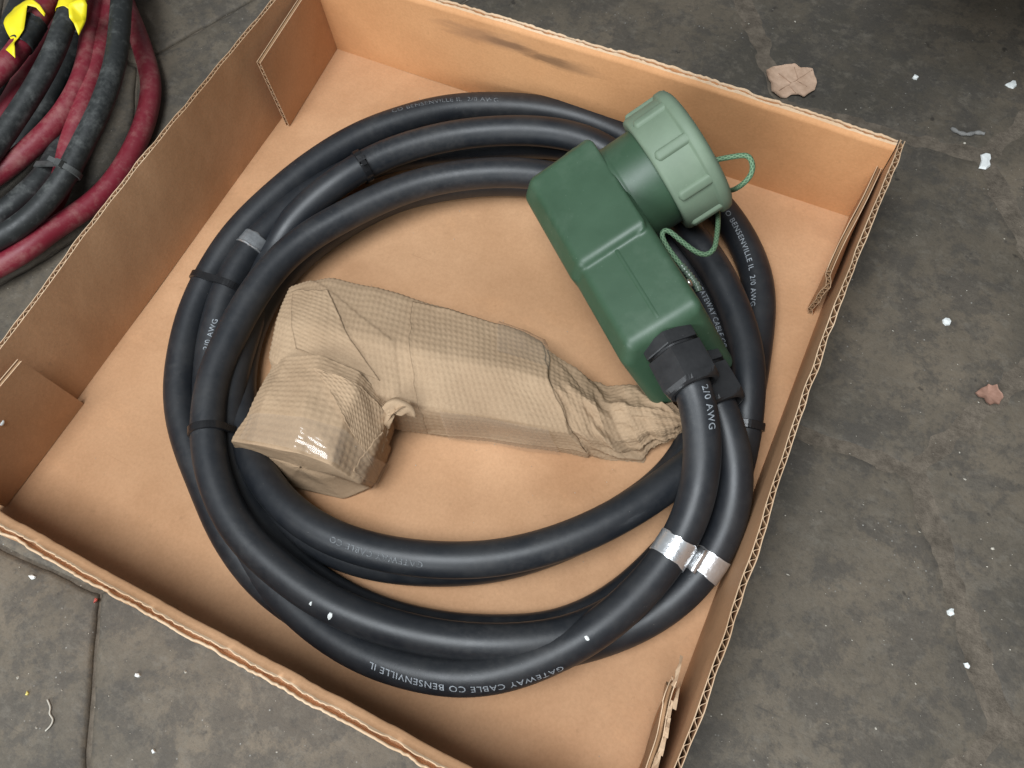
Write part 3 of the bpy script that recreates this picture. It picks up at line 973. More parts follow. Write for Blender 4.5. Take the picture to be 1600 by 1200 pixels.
letter(q1, 'GATEWAY CABLE CO BENSENVILLE IL', (882, 1038), (580, 1034), 36, M_INK, 1.05)
letter(q1, '2/0 AWG', (1097, 606), (1107, 668), 80, M_INK, 1.25)
letter(q2, 'CO BENSENVILLE IL  2/0 AWG', (1128, 325), (1172, 478), 13, M_INK, 1.0)
letter(q1, 'GATEWAY CABLE CO', (1088, 448), (1128, 545), 13, M_INK, 1.0)
letter(q1, '2/0 AWG', (325, 546), (340, 502), 16, M_INK, 1.0)
letter(q2, 'CO BENSENVILLE IL  2/0 AWG', (612, 177), (778, 160), 21, M_INK_FAINT, 0.95)
letter(q1, 'AWG', (518, 270), (538, 261), 16, M_INK_FAINT, 1.0)
letter(q1, 'GATEWAY CABLE CO', (660, 878), (520, 838), 37, M_INK_FAINT, 1.0)

# ------------------------------------------------------------------ green connector
LV = np.array([0.75426297, -0.65399037, 0.05817186])
BV = np.array([0.60013496, 0.7226545, 0.34294096])
WV = np.array([-0.26631824, -0.2237567, 0.93755402])
OC = np.array([0.30365739, 0.40204919, 0.06437295])
def G(l, b, w):
    return OC + (l * LV + b * BV + w * WV) / 1000.0

def bm_part(name, bm, mats, parent=None, smooth=True):
    me = bpy.data.meshes.new(name)
    bm.normal_update()
    bm.to_mesh(me); bm.free()
    return cpart(name, me, mats, parent, smooth)

def to_conn(bm):
    for v in bm.verts:
        v.co = Vector(G(*v.co))

def prism(bm, sec, l0, l1, taper=1.0):
    a = [bm.verts.new((l0, b, w)) for b, w in sec]
    c = [bm.verts.new((l1, b, w)) for b, w in sec]
    n = len(sec)
    bm.faces.new(a[::-1]); bm.faces.new(c)
    for k in range(n):
        bm.faces.new((a[k], a[(k + 1) % n], c[(k + 1) % n], c[k]))
    return a + c

def build_connector():
    def rounded(sec):
        """2-D outline (b, w, corner radius) -> polygon with arcs"""
        out = []
        n = len(sec)
        for k in range(n):
            p = np.array(sec[k][:2], float); r_ = sec[k][2]
            a_ = np.array(sec[k - 1][:2], float) - p; c_ = np.array(sec[(k + 1) % n][:2], float) - p
            a_ /= np.linalg.norm(a_); c_ /= np.linalg.norm(c_)
            half = math.acos(np.clip(a_ @ c_, -1, 1)) / 2
            t_ = r_ / math.tan(half)
            cen = p + (a_ + c_) / np.linalg.norm(a_ + c_) * r_ / math.sin(half)
            s0, s1 = p + a_ * t_, p + c_ * t_
            for x in np.linspace(0, 1, 7):
                m = s0 * (1 - x) + s1 * x
                d_ = m - cen
                out.append(cen + d_ / np.linalg.norm(d_) * r_)
        return np.array(out)
    def loft(bm, sec, l0, l1, re0, re1, slant):
        A = rounded(sec)
        nx = np.roll(A, -1, 0) - np.roll(A, 1, 0)
        nx /= np.linalg.norm(nx, axis=1)[:, None]
        nn = np.stack([nx[:, 1], -nx[:, 0]], -1)
        if ((A - A.mean(axis=0)) * nn).sum() > 0: nn = -nn      # inwards
        rows = []
        for th_ in np.linspace(0, math.pi / 2, 7):
            rows.append((l0 + re0 * (1 - math.sin(th_)), re0 * (1 - math.cos(th_)), 0))
        rows = rows[::-1]
        rows = [(l0 + re0 * (1 - math.cos(x)), re0 * (1 - math.sin(x)), 0) for x in np.linspace(0, math.pi / 2, 7)]
        rows += [(l1 - re1 * (1 - math.cos(x)), re1 * (1 - math.sin(x)), 1) for x in np.linspace(math.pi / 2, 0, 7)]
        R_ = []
        for (l, ins, e) in rows:
            Q = A + nn * ins
            R_.append([bm.verts.new((l + (slant * (34 - q[1]) if e else 0), q[0], q[1])) for q in Q])
        m = len(A)
        for i in range(len(R_) - 1):
            for k in range(m):
                bm.faces.new((R_[i][k], R_[i][(k + 1) % m], R_[i + 1][(k + 1) % m], R_[i + 1][k]))
        bm.faces.new(R_[0][::-1]); bm.faces.new(R_[-1])
    bm = bmesh.new()
    # head block behind the barrel, its rear edges cut off at a slant
    loft(bm, [(-32, -30, 6), (-32, 26, 7), (-21, 40, 7), (33, 40, 1.6), (33, -38, 1.6), (-20, -38, 6)], -1, 93, 9, 7, 0)
    # slimmer neck that takes the glands, its end face slanting away
    loft(bm, [(-31, -34, 6), (-31, 21, 7), (-21, 35.5, 7), (35, 35.5, 5), (35, -42, 6), (-20, -42, 8)], 50, 163, 6, 7, 0.30)
    bmesh.ops.recalc_face_normals(bm, faces=bm.faces[:])
    to_conn(bm)
    hous = bm_part('connector_housing', bm, M_GREEN)
    md = hous.modifiers.new('weld', 'REMESH')
    md.mode = 'VOXEL'; md.voxel_size = 0.0009; md.use_smooth_shade = True
    ms = hous.modifiers.new('soft', 'SMOOTH'); ms.iterations = 16; ms.factor = 0.5
    # moulding seam
    bm = bmesh.new()
    for (l0, l1, w) in ((88, 158, 35.5),):
        n = 24
        vs = []
        for i in range(n):
            l = l0 + (l1 - l0) * i / (n - 1)
            e = min(1, i / 2, (n - 1 - i) / 2)
            row = [bm.verts.new((l, 6 + x, w - .7 + hh * e)) for x, hh in ((-2.6, 0), (-.9, 1.15), (.9, 1.15), (2.6, 0))]
            if vs:
                for k in range(3):
                    bm.faces.new((vs[k], vs[k + 1], row[k + 1], row[k]))
            vs = row
    to_conn(bm)
    bmesh.ops.recalc_face_normals(bm, faces=bm.faces[:])
    bm_part('mould_seam', bm, M_GREEN, hous)
    # barrel, turned on the b axis
    CL = 36.5
    def lathe(name, prof, mat, parent, seg=72, rfn=None):
        bm = bmesh.new()
        rows = []
        for (b, r_) in prof:
            row = []
            for k in range(seg):
                a = 2 * math.pi * k / seg
                rr = r_ if rfn is None else rfn(b, r_, a)
                row.append(bm.verts.new((CL + rr * math.sin(a), b, rr * math.cos(a))))
            rows.append(row)
        for i in range(len(rows) - 1):
            for k in range(seg):
                bm.faces.new((rows[i][k], rows[i][(k + 1) % seg], rows[i + 1][(k + 1) % seg], rows[i + 1][k]))
        bm.faces.new(rows[-1]); bm.faces.new(rows[0][::-1])
        to_conn(bm)
        bmesh.ops.recalc_face_normals(bm, faces=bm.faces[:])
        return bm_part(name, bm, mat, parent)
    lathe('barrel', [(20, 39.6), (33.5, 39.6), (34.2, 39.5), (35, 39.3), (35.6, 39.2), (36.2, 39.2), (40, 39.2), (48, 39.2), (56, 39.2), (66, 39.2), (67.5, 39.2), (68, 39.2)], M_GREEN, hous)
    # screw cap
    cap = lathe('screw_cap', [(58.5, 38.5), (58.2, 44), (58.6, 45.8), (60.2, 46.8), (62, 47.2), (84.5, 47.2), (85.4, 47.6), (86.2, 49.4), (87.4, 50.2), (91.5, 50.2), (94, 49.2), (96.2, 45.5), (96.8, 42), (96.8, 10), (96.8, 1)], M_CAP, None, 96)
    # grip ribs
    nr_ = 9
    for k in range(nr_):
        a0 = 2 * math.pi * k / nr_ + 0.37
        bm = bmesh.new()
        rows = []
        L0, L1 = 61.5, 87.0
        n = 18
        for i in range(n):
            b = L0 + (L1 - L0) * i / (n - 1)
            e = 1.0
            if b - L0 < 3.0:
                e = math.sqrt(max(0.0, 1 - ((3.0 - (b - L0)) / 3.0) ** 2))
            row = []
            for j in range(9):
                x = (j - 4) / 4.0
                h = 2.9 * math.sqrt(max(0.0, 1 - x ** 4))
                rr = 46.8 + h * (0.25 + 0.75 * e)
                wd = 4.2 * (0.15 + 0.85 * e)
                a = a0 + x * wd / 46.0
                row.append(bm.verts.new((CL + rr * math.sin(a), b, rr * math.cos(a))))
            rows.append(row)
        for i in range(n - 1):
            for j in range(8):
                bm.faces.new((rows[i][j], rows[i][j + 1], rows[i + 1][j + 1], rows[i + 1][j]))
        bm.faces.new(rows[0])
        to_conn(bm)
        bmesh.ops.recalc_face_normals(bm, faces=bm.faces[:])
        bm_part('grip_rib', bm, M_CAP, cap)
    # cable glands: a flange and a hexagonal nut, along the way the conductor leaves
    def gland(q, l, b, w, nm):
        c = G(l, b, w)
        # axis: towards the conductor a little way out
        d = q[14] - c; d /= np.linalg.norm(d)
        d = 0.72 * LV + 0.28 * d; d /= np.linalg.norm(d)
        up = WV - (WV @ d) * d; up /= np.linalg.norm(up)
        sd = np.cross(d, up)
        def ring(t, r_, n, ph=0.0, hexr=None):
            out = []
            for k in range(n):
                a = 2 * math.pi * k / n + ph
                rr = r_
                if hexr:
                    m = (a % (math.pi / 3)) - math.pi / 6
                    rr = min(hexr / math.cos(m), r_)
                out.append(c + d * t / 1000 + (up * math.cos(a) + sd * math.sin(a)) * rr / 1000)
            return out
        n = 72
        V = []
        prof = [(-7, 21.0, 18.2), (1.2, 21.0, 18.2), (2.0, 20.4, 17.8), (2.1, 16.5, None), (4.2, 16.5, None), (4.3, 19.0, 17.6), (5.2, 21.6, 18.7), (27.0, 21.6, 18.7), (30.0, 18.8, 17.6), (31.4, 17.0, None), (31.8, 14.8, None), (30.0, 13.2, None), (20, 12.4, None)]
        for (t, r_, hx) in prof:
            V += ring(t, r_, n, 0.18, hx)
        F = grid_faces(len(prof), n, True)
        me = mesh(nm, V, F)
        o = cpart(nm, me, M_NUT, hous)
        me.polygons.foreach_set('use_smooth', [False] * len(me.polygons))
        return o
    gland(q1, 170, 3.5, 13.5, 'gland_nut')
    gland(q2, 180, 11, -22, 'gland_nut')
    # rivet and lanyard
    bm = bmesh.new()
    bmesh.ops.create_uvsphere(bm, u_segments=20, v_segments=10, radius=0.0032)
    c = G(138, 35.6, 22)
    for v in bm.verts:
        x, y, z = v.co
        v.co = Vector(c + LV * x + WV * y + BV * z * 0.6)
    bm_part('rivet', bm, M_STEEL, hous)
    return hous, cap
hous, cap = build_connector()

# lanyard
Cz = [(1118, 250, 118), (1138, 246, 120), (1158, 243, 121), (1170, 244, 121), (1176, 258, 119), (1173, 274, 116), (1160, 288, 108), (1147, 296, 90), (1132, 300, 62), (1121, 308, 50), (1121, 326, 58), (1122, 345, 72), (1120, 368, 80), (1116, 388, 84),
      (1104, 398, 84), (1088, 394, 86), (1066, 378, 90), (1048, 363, 93), (1038, 359, 93), (1034, 368, 92), (1042, 385, 90), (1055, 403, 89), (1067, 418, 89)]
qc = path(Cz, 0.0012, 6)
cord = cpart('lanyard_cord', tube_mesh('lanyard_cord', qc, 0.0019, 14, uv=True), M_CORD)
qk = path([(1065, 415, 90), (1073, 425, 90), (1081, 435, 90), (1089, 446, 89), (1092, 455, 88)], 0.0008, 2)
cpart('cord_whipping', tube_mesh('cord_whipping', qk, 0.0030, 14, uv=True, rfn=lambda i: 0.0024 + 0.0005 * np.sin(i * 1.9)), mat_plain('shrunk_sleeve', (0.10, 0.135, 0.10), 0.25, 0.4, 300), cord)

# ------------------------------------------------------------------ paper-wrapped parcel
def facet_grid(ctrl, step=0.0009, sm=10, close=False):
    """ctrl[i][j] points -> finely sampled folded surface (straight between the folds, folds slightly rounded)"""
    C_ = np.array(ctrl)
    ni, nj = C_.shape[:2]
    def lens(axis):
        d = np.linalg.norm(np.diff(C_, axis=axis), axis=-1)
        return np.maximum(d.mean(axis=1 - axis), 0.0012)
    li, lj = lens(0), lens(1)
    si = np.concatenate([[0], np.cumsum(li)]); sj = np.concatenate([[0], np.cumsum(lj)])
    ti = np.linspace(0, si[-1], int(si[-1] / step)); tj = np.linspace(0, sj[-1], int(sj[-1] / step))
    A = np.zeros((len(ti), nj, 3))
    for j in range(nj):
        for k in range(3):
            A[:, j, k] = np.interp(ti, si, C_[:, j, k])
    B = np.zeros((len(ti), len(tj), 3))
    for k in range(3):
        for i in range(len(ti)):
            B[i, :, k] = np.interp(tj, sj, A[i, :, k])
    for _ in range(sm):
        D = B.copy()
        D[1:-1] = 0.5 * B[1:-1] + 0.25 * (B[:-2] + B[2:])
        B = D.copy()
        if close:
            B = 0.5 * D + 0.25 * (np.roll(D, 1, 1) + np.roll(D, -1, 1))
        else:
            B[:, 1:-1] = 0.5 * D[:, 1:-1] + 0.25 * (D[:, :-2] + D[:, 2:])
    return B, ti, tj

def grid_normals(B):
    a = np.gradient(B, axis=0); b = np.gradient(B, axis=1)
    n = np.cross(a, b)
    return n / np.maximum(np.linalg.norm(n, axis=-1), 1e-9)[..., None]

def creases(I, J, waves, seed, cover=0.2):
    """straight, sharp folds that come and go, as in handled paper"""
    rng = np.random.default_rng(seed)
    out = 0
    for (wl, amp) in waves:
        a = rng.uniform(0, math.pi); ph = rng.uniform(0, 1)
        x = (I * math.cos(a) + J * math.sin(a)) / wl + ph + 0.10 * vnoise(np.stack([I * 25, J * 25, I * 0 + seed], -1), seed)
        tri = np.abs((x % 1.0) - 0.5) * 2 - 0.5
        m = np.clip(vnoise(np.stack([I / wl * 0.8, J / wl * 0.8, I * 0 + ph * 9], -1), seed + 1) * 1.6 + cover, 0, 1)
        out = out + amp * tri * m
    return out

def emboss(ti, tj, pitch=0.0043, amp=0.00042, skew=0.0):
    I, J = np.meshgrid(ti, tj, indexing='ij')
    wx = 0.0009 * vnoise(np.stack([I * 60, J * 60, I * 0], -1), 3)
    wy = 0.0009 * vnoise(np.stack([I * 60, J * 60, I * 0 + 5], -1), 4)
    a = np.sin(2 * np.pi * (I + skew * J + wx) / pitch); b = np.sin(2 * np.pi * (J - skew * I + wy) / pitch)
    return amp * (0.5 * a + 0.5 * b + 0.5 * a * b)

parcel = empty('wrapped_parcel', tuple(P(650, 600, 0)), 'L-shaped parcel wrapped in embossed brown paper and clear tape, lying inside the cable ring', 'parcel')
def ppart(name, me, mat, parent=None, smooth=True):
    o = link(name, me, mat, smooth=smooth)
    o.parent = parcel if parent is None else parent
    if parent is None:
        o.matrix_parent_inverse = Matrix.Translation(parcel.location).inverted()
    return o

BODY = [  # back-foot is derived; U far edge, V crest, M front shoulder, B front foot  (u, v, z mm)
    [(464, 470, 6), (446, 515, 8), (432, 560, 8), (440, 588, 3)],
    [(452, 448, 42), (432, 500, 48), (420, 560, 46), (434, 590, 10)],
    [(480, 437, 48), (452, 505, 60), (436, 572, 58), (452, 610, 14)],
    [(516, 431, 50), (496, 510, 66), (500, 590, 62), (520, 640, 16)],
    [(580, 445, 51), (562, 525, 67), (575, 612, 58), (590, 664, 14)],
    [(640, 461, 51), (628, 540, 66), (636, 630, 54), (648, 676, 6)],
    [(672, 471, 51), (664, 550, 66), (676, 638, 52), (690, 681, 2)],
    [(740, 493, 50), (735, 566, 63), (752, 650, 47), (768, 690, 1)],
    [(801, 514, 48), (800, 580, 58), (825, 662, 42), (845, 701, 1)],
    [(862, 542, 44), (868, 602, 53), (892, 676, 36), (914, 713, 1)],
    [(908, 577, 36), (914, 622, 46), (938, 690, 28), (962, 723, 1)],
    [(928, 592, 28), (932, 634, 42), (960, 696, 24), (984, 726, 1)],
    [(948, 600, 24), (956, 640, 38), (986, 690, 22), (1010, 726, 1)],
    [(972, 596, 30), (978, 636, 42), (1000, 684, 28), (1018, 704, 8)],
    [(1003, 591, 34), (1006, 634, 41), (1022, 675, 32), (1032, 698, 14)],
    [(1040, 616, 34), (1046, 642, 36), (1056, 668, 30), (1058, 690, 16)],
    [(1060, 634, 31), (1070, 650, 32), (1072, 662, 28), (1068, 684, 18)],
]
ctrl = []
for row in BODY:
    U = P(*row[0])
    k = np.array([U[0], U[1], 0.001]) + np.array([-0.004, 0.006, 0]) * (1 if row[0][2] > 10 else 0)
    ctrl.append([k, U] + [P(*x) for x in row[1:]])
B, ti, tj = facet_grid(ctrl, 0.00085, 20)
I, J = np.meshgrid(ti, tj, indexing='ij')
base_body = B.copy()
N = grid_normals(B)
if N[len(ti) // 2, len(tj) // 2, 2] < 0: N = -N
cr = np.zeros_like(I)
cr += 0.0004 * fbm(np.stack([I * 22, J * 22, I * 0], -1), 12, 2)
cr += creases(I, J, [(0.046, 0.0010), (0.034, 0.0007), (0.052, 0.0010), (0.027, 0.0005), (0.06, 0.0012)], 5, 0.5)
# crumple is stronger towards the twisted tail
L_ = ti[-1]
tail = np.clip((I / L_ - 0.70) / 0.12, 0, 1)
cr += tail * creases(I, J, [(0.017, 0.0030), (0.013, 0.0024), (0.021, 0.0030), (0.010, 0.0014), (0.024, 0.0030)], 9, 0.5)
# overlapping sheet edges: small steps running across the wrap
edge1 = np.clip((J - (tj[-1] * 0.42 + 0.42 * (I - L_ * 0.28))) / 0.0010, 0, 1) * np.clip((L_ * 0.38 - I) / 0.004, 0, 1)
cr += 0.0009 * edge1
edge2 = np.clip((I - (L_ * 0.715 + 0.10 * (J - tj[-1] * 0.5) + 0.0025 * np.sin(J * 160))) / 0.0012, 0, 1)
cr -= 0.0022 * edge2
B = B + N * (cr + emboss(ti, tj, 0.0042, 0.00028))[..., None]
B[..., 2] = np.maximum(B[..., 2], 0.0004)
V = B.reshape(-1, 3)
F = grid_faces(len(ti), len(tj))
o_ = len(V)
nI, nJ = len(ti), len(tj)
Fl = [f[::-1] for f in F]
Fl.append(tuple((nI - 1) * nJ + j for j in range(nJ)))
wrap = ppart('paper_wrapping', mesh('paper_wrapping', V, Fl), M_PAPER)

BARREL = [  # rings of the wrapped barrel, over the top from left foot to right foot, then back along the floor
    [(432, 560, 18), (424, 572, 46), (446, 556, 66), (500, 556, 72), (560, 580, 70), (606, 630, 48), (614, 660, 22), (600, 655, 2), (470, 600, 2)],
    [(402, 640, 16), (408, 603, 50), (428, 596, 68), (490, 592, 76), (556, 608, 72), (604, 648, 48), (616, 676, 8), (580, 700, 2), (440, 660, 3)],
    [(384, 680, 18), (382, 652, 48), (408, 640, 68), (474, 645, 78), (536, 660, 72), (584, 706, 46), (603, 716, 4), (560, 745, 2), (430, 715, 3)],
    [(369, 706, 22), (359, 690, 43), (392, 695, 66), (462, 709, 77), (516, 728, 68), (562, 758, 36), (580, 764, 4), (536, 781, 1), (442, 759, 6)],
]
ctrl = [[P(*x) for x in r_] for r_ in BARREL]
# turn the end in
rim = np.array(ctrl[-1]); cen = rim.mean(axis=0)
axis_in = np.array(ctrl[-2]).mean(axis=0) - cen; axis_in /= np.linalg.norm(axis_in)
for k_, dep in ((0.93, 0.0012), (0.6, 0.0022), (0.25, 0.0018), (0.02, 0.0015)):
    ctrl.append(list(cen + (rim - cen) * k_ + axis_in * dep))
ctrl = [list(r_) + [r_[0]] for r_ in ctrl]
Bb, bi, bj = facet_grid(ctrl, 0.00085, 6, close=False)
Bb[:, -1] = Bb[:, 0]
Ib, Jb = np.meshgrid(bi, bj, indexing='ij')
base_barrel = Bb.copy()
Nb = grid_normals(Bb)
mid = Nb[len(bi) // 4, int(len(bj) * 0.4)]
if mid[2] < 0: Nb = -Nb
crb = 0.0006 * fbm(np.stack([Ib * 24, Jb * 24, Ib * 0], -1), 52, 2)
crb += creases(Ib, Jb, [(0.036, 0.0014), (0.025, 0.0010), (0.042, 0.0014), (0.018, 0.0006)], 14, 0.6)
# a dent on the upper left and folded-over seams by the rim
rim_i = bi[-1] * 0.58
endcap = np.clip((Ib - rim_i) / 0.003, 0, 1)
eb = emboss(bi, bj, 0.0042, 0.00026) * (1 - 0.85 * endcap)
seam = np.clip((Jb - bj[-1] * 0.47 - 0.5 * (rim_i - Ib)) / 0.0010, 0, 1) * np.clip((Ib - rim_i + 0.022) / 0.003, 0, 1) * (1 - endcap)
Bb = Bb + Nb * (crb * (1 - 0.5 * endcap) + eb + 0.0009 * seam)[..., None]
Bb[:, -1] = Bb[:, 0]
Bb[..., 2] = np.maximum(Bb[..., 2], 0.0004)
Fb = [f[::-1] for f in grid_faces(len(bi), len(bj))]
ppart('paper_wrapped_barrel', mesh('paper_wrapped_barrel', Bb.reshape(-1, 3), Fb), M_PAPER)

# gathered folds in the inner corner
def ribbon(pts, w, name, n=30, seed=0, mat=None):
    q = catmull([P(*a) for a in pts], 10)
    t, u, v = frames(q)
    m = len(q)
    rows = []
    wid = 7
    for i in range(m):
        k = i / (m - 1)
        ww = w * (0.35 + 0.65 * math.sin(math.pi * min(1, k * 0.85 + 0.15)))
        for j in range(wid):
            x = (j / (wid - 1) - .5)
            rows.append(q[i] + v[i] * x * ww + u[i] * (0.0035 * math.sin(x * 5 + seed) * (w / 0.012) + 0.0012 * vnoise(np.array([[k * 6, x * 4, seed]]), seed)[0]))
    A = np.array(rows)
    un_ = np.repeat(u, wid, axis=0)
    V = np.concatenate([A, A - un_ * 0.0005])
    F = grid_faces(m, wid) + [f[::-1] for f in grid_faces(m, wid, off=len(A))]
    return ppart(name, mesh(name, V, F), mat or M_PAPER)
ribbon([(600, 640, 62), (618, 632, 64), (638, 640, 60), (646, 650, 52)], 0.012, 'paper_fold', seed=2)
ribbon([(604, 655, 50), (612, 640, 60), (626, 632, 64), (640, 632, 61)], 0.009, 'paper_fold', seed=5)
ribbon([(600, 668, 38), (606, 652, 54), (612, 638, 62)], 0.008, 'paper_fold', seed=8)
ribbon([(420, 742, 12), (436, 756, 10), (452, 760, 6)], 0.012, 'paper_fold', seed=4)

# loose layers of the wrap: sheets folded over, with edges of their own
def layer(Bg, Ng, quad, off, skew, seed, curl=0.0012, name='paper_layer'):
    ni, nj = Bg.shape[:2]
    q = np.array(quad, float) * np.array([ni - 1, nj - 1])
    d0 = np.linalg.norm(Bg[int(q[0][0]), int(q[0][1])] - Bg[int(q[3][0]), int(q[3][1])])
    d1 = np.linalg.norm(Bg[int(q[0][0]), int(q[0][1])] - Bg[int(q[1][0]), int(q[1][1])])
    n, m = max(12, int(d0 / 0.0009)), max(12, int(d1 / 0.0009))
    a, b = np.meshgrid(np.linspace(0, 1, n), np.linspace(0, 1, m), indexing='ij')
    jag = lambda t, k: 0.010 * vnoise(np.stack([t * 14, t * 0 + k, t * 0], -1), seed)
    a2 = a + jag(b, 1) * np.where(a > 0.5, 1, -1) * np.abs(a - .5) * 2
    b2 = b + jag(a, 2) * np.where(b > 0.5, 1, -1) * np.abs(b - .5) * 2
    x = (1 - a2)[..., None] * ((1 - b2)[..., None] * q[0] + b2[..., None] * q[1]) + a2[..., None] * ((1 - b2)[..., None] * q[3] + b2[..., None] * q[2])
    fi = np.clip(x[..., 0], 0, ni - 1.001); fj = np.clip(x[..., 1], 0, nj - 1.001)
    i0 = fi.astype(int); j0 = fj.astype(int); u_ = (fi - i0)[..., None]; v_ = (fj - j0)[..., None]
    pick = lambda A: (1 - u_) * ((1 - v_) * A[i0, j0] + v_ * A[i0, j0 + 1]) + u_ * ((1 - v_) * A[i0 + 1, j0] + v_ * A[i0 + 1, j0 + 1])
    S, Nn = pick(Bg), pick(Ng)
    edge = np.minimum(np.minimum(a, 1 - a) * d0, np.minimum(b, 1 - b) * d1)
    lift = off + curl * np.exp(-edge / 0.0035) * (0.5 + 0.5 * vnoise(np.stack([a * 7, b * 7, a * 0], -1), seed + 3))
    e = emboss(np.linspace(0, d0, n), np.linspace(0, d1, m), 0.0042, 0.00028, skew)
    T = S + Nn * (lift + e)[..., None]
    Bt = T - Nn * 0.0005
    F = grid_faces(n, m) + [f[::-1] for f in grid_faces(n, m, off=n * m)]
    k = n * m
    for r in range(n - 1):
        for c_ in (0, m - 1):
            F.append((r * m + c_, (r + 1) * m + c_, (r + 1) * m + c_ + k, r * m + c_ + k))
    for c_ in range(m - 1):
        for r in (0, n - 1):
            F.append((r * m + c_, r * m + c_ + 1, r * m + c_ + 1 + k, r * m + c_ + k))
    return ppart(name, mesh(name, np.concatenate([T.reshape(-1, 3), Bt.reshape(-1, 3)]), F), M_PAPER)
layer(base_body + N * cr[..., None], N, [(0.10, 0.34), (0.16, 0.66), (0.335, 0.70), (0.21, 0.36)], 0.0009, 0.35, 3)
layer(base_body + N * cr[..., None], N, [(0.40, 0.30), (0.42, 0.97), (0.735, 0.93), (0.70, 0.26)], 0.0009, 0.0, 7, 0.0016)
layer(base_barrel + Nb * crb[..., None], Nb, [(0.12, 0.30), (0.20, 0.52), (0.50, 0.56), (0.40, 0.40)], 0.0011, 0.3, 11, 0.0018)
layer(base_barrel + Nb * crb[..., None], Nb, [(0.30, 0.50), (0.34, 0.68), (0.565, 0.70), (0.565, 0.46)], 0.0015, -0.25, 15, 0.0018)

# clear tape lying on the wrap
def tape(Bg, Ng, i0, i1, j0, j1, off=0.0011, name='clear_tape', cut=0.0):
    ni, nj = Bg.shape[:2]
    a0, a1, c0, c1 = int(i0 * (ni - 1)), int(i1 * (ni - 1)), int(j0 * (nj - 1)), int(j1 * (nj - 1))
    ii = np.linspace(a0, a1, max(6, (a1 - a0) // 3)).astype(int); jj = np.linspace(c0, c1, max(6, (c1 - c0) // 3)).astype(int)
    S = Bg[np.ix_(ii, jj)] + Ng[np.ix_(ii, jj)] * (off + 0.0008 * fbm(Bg[np.ix_(ii, jj)] * 60, 77, 2)[..., None])
    F = grid_faces(len(ii), len(jj))
    a_, b_, c_ = S[1, 0] - S[0, 0], S[0, 1] - S[0, 0], Ng[ii[0], jj[0]]
    if np.cross(b_, a_) @ c_ < 0: F = [f[::-1] for f in F]
    return ppart(name, mesh(name, S.reshape(-1, 3), F), M_TAPE)
fin_body = base_body + N * cr[..., None]
fin_bar = base_barrel + Nb * (crb * (1 - .5 * endcap))[..., None]
tape(fin_body, N, 0.46, 0.68, 0.76, 0.99, 0.0034)
tape(fin_body, N, 0.60, 0.715, 0.24, 0.46, 0.0036)
tape(fin_bar, Nb, 0.44, 0.585, 0.16, 0.66, 0.0040)

# ------------------------------------------------------------------ old red and black leads beside the tray
leads = empty('jumper_leads', tuple(P(60, 200, -4.6)), 'worn red and black heavy leads with yellow tape, heaped beside the tray', 'cable')
def lpart(name, me, mats, parent=None, smooth=True):
    o = link(name, me, mats, smooth=smooth)
    o.parent = leads if parent is None else parent
    if parent is None:
        o.matrix_parent_inverse = Matrix.Translation(leads.location).inverted()
    return o
RO = 0.0096
OLD = {
    'r_outer': ('red_lead', M_OLDRED, [(178, -60, 8), (196, 5, 8), (213, 48, 8), (227, 90, 8), (236, 133, 8), (230, 178, 8), (212, 226, 8), (187, 270, 8), (155, 308, 9), (115, 338, 12), (78, 362, 16), (42, 390, 18), (-10, 420, 18), (-80, 455, 18)]),
    'k_main': ('black_lead', M_OLDBLACK, [(200, -90, 40), (194, -40, 44), (190, 0, 48), (186, 52, 50), (178, 106, 50), (157, 168, 48), (133, 217, 44), (107, 267, 40), (78, 308, 36), (40, 346, 34), (-5, 374, 34), (-70, 405, 34)]),
    'r_mid': ('red_lead', M_OLDRED, [(186, -60, 30), (178, -10, 30), (166, 45, 29), (150, 105, 28), (131, 168, 27), (110, 224, 22), (98, 280, 16), (75, 330, 11), (30, 370, 9), (-40, 410, 8)]),
    'r_inner': ('red_lead', M_OLDRED, [(150, -60, 34), (151, -10, 34), (147, 30, 34), (141, 62, 33), (131, 115, 32), (107, 165, 30), (76, 204, 28), (35, 242, 27), (-10, 276, 26), (-70, 310, 26)]),
    'k_tape': ('black_lead', M_OLDBLACK, [(128, -60, 62), (118, -10, 62), (104, 28, 60), (84, 82, 56), (53, 140, 50), (20, 190, 46), (-12, 236, 44), (-60, 290, 44)]),
    'k_low': ('black_lead', M_OLDBLACK, [(118, 60, 12), (96, 115, 11), (70, 168, 10), (38, 220, 9), (0, 262, 8), (-50, 300, 8)]),
    'k_tied': ('black_lead', M_OLDBLACK, [(128, 150, 10), (103, 212, 14), (72, 270, 18), (32, 310, 20), (-8, 340, 20), (-70, 372, 20)]),
    'r_left': ('red_lead', M_OLDRED, [(96, 40, 26), (62, 92, 26), (36, 128, 25), (14, 166, 24), (-14, 200, 22), (-60, 240, 20)]),
    'r_top': ('red_lead', M_OLDRED, [(100, -50, 50), (78, -2, 54), (62, 24, 56), (40, 60, 56), (14, 96, 56), (-20, 130, 54), (-70, 180, 52)]),
    'k_left': ('black_lead', M_OLDBLACK, [(60, -40, 26), (30, 10, 26), (10, 60, 25), (0, 110, 24), (-16, 160, 20)]),
    'k_back': ('black_lead', M_OLDBLACK, [(170, -60, 10), (160, -10, 10), (152, 40, 10), (138, 90, 9), (120, 140, 9), (96, 190, 8)]),
}
OQ = {}
for key, (nm, mt, pts) in OLD.items():
    OQ[key] = path(pts, 0.003, 14)
    lpart(nm, tube_mesh(nm, OQ[key], RO, 20), mt)
ia = near_index(OQ['k_main'], 108, 265, 40); ib = near_index(OQ['k_tied'], 86, 248, 17)
tie([(OQ['k_main'], ia), (OQ['k_tied'], ib)], 0.0055, 0.0016, mat=mat_plain('dusty_tie', (0.05, 0.052, 0.05), 0.6, 0.3, 90), head=0.0, make=lpart, rr=RO)
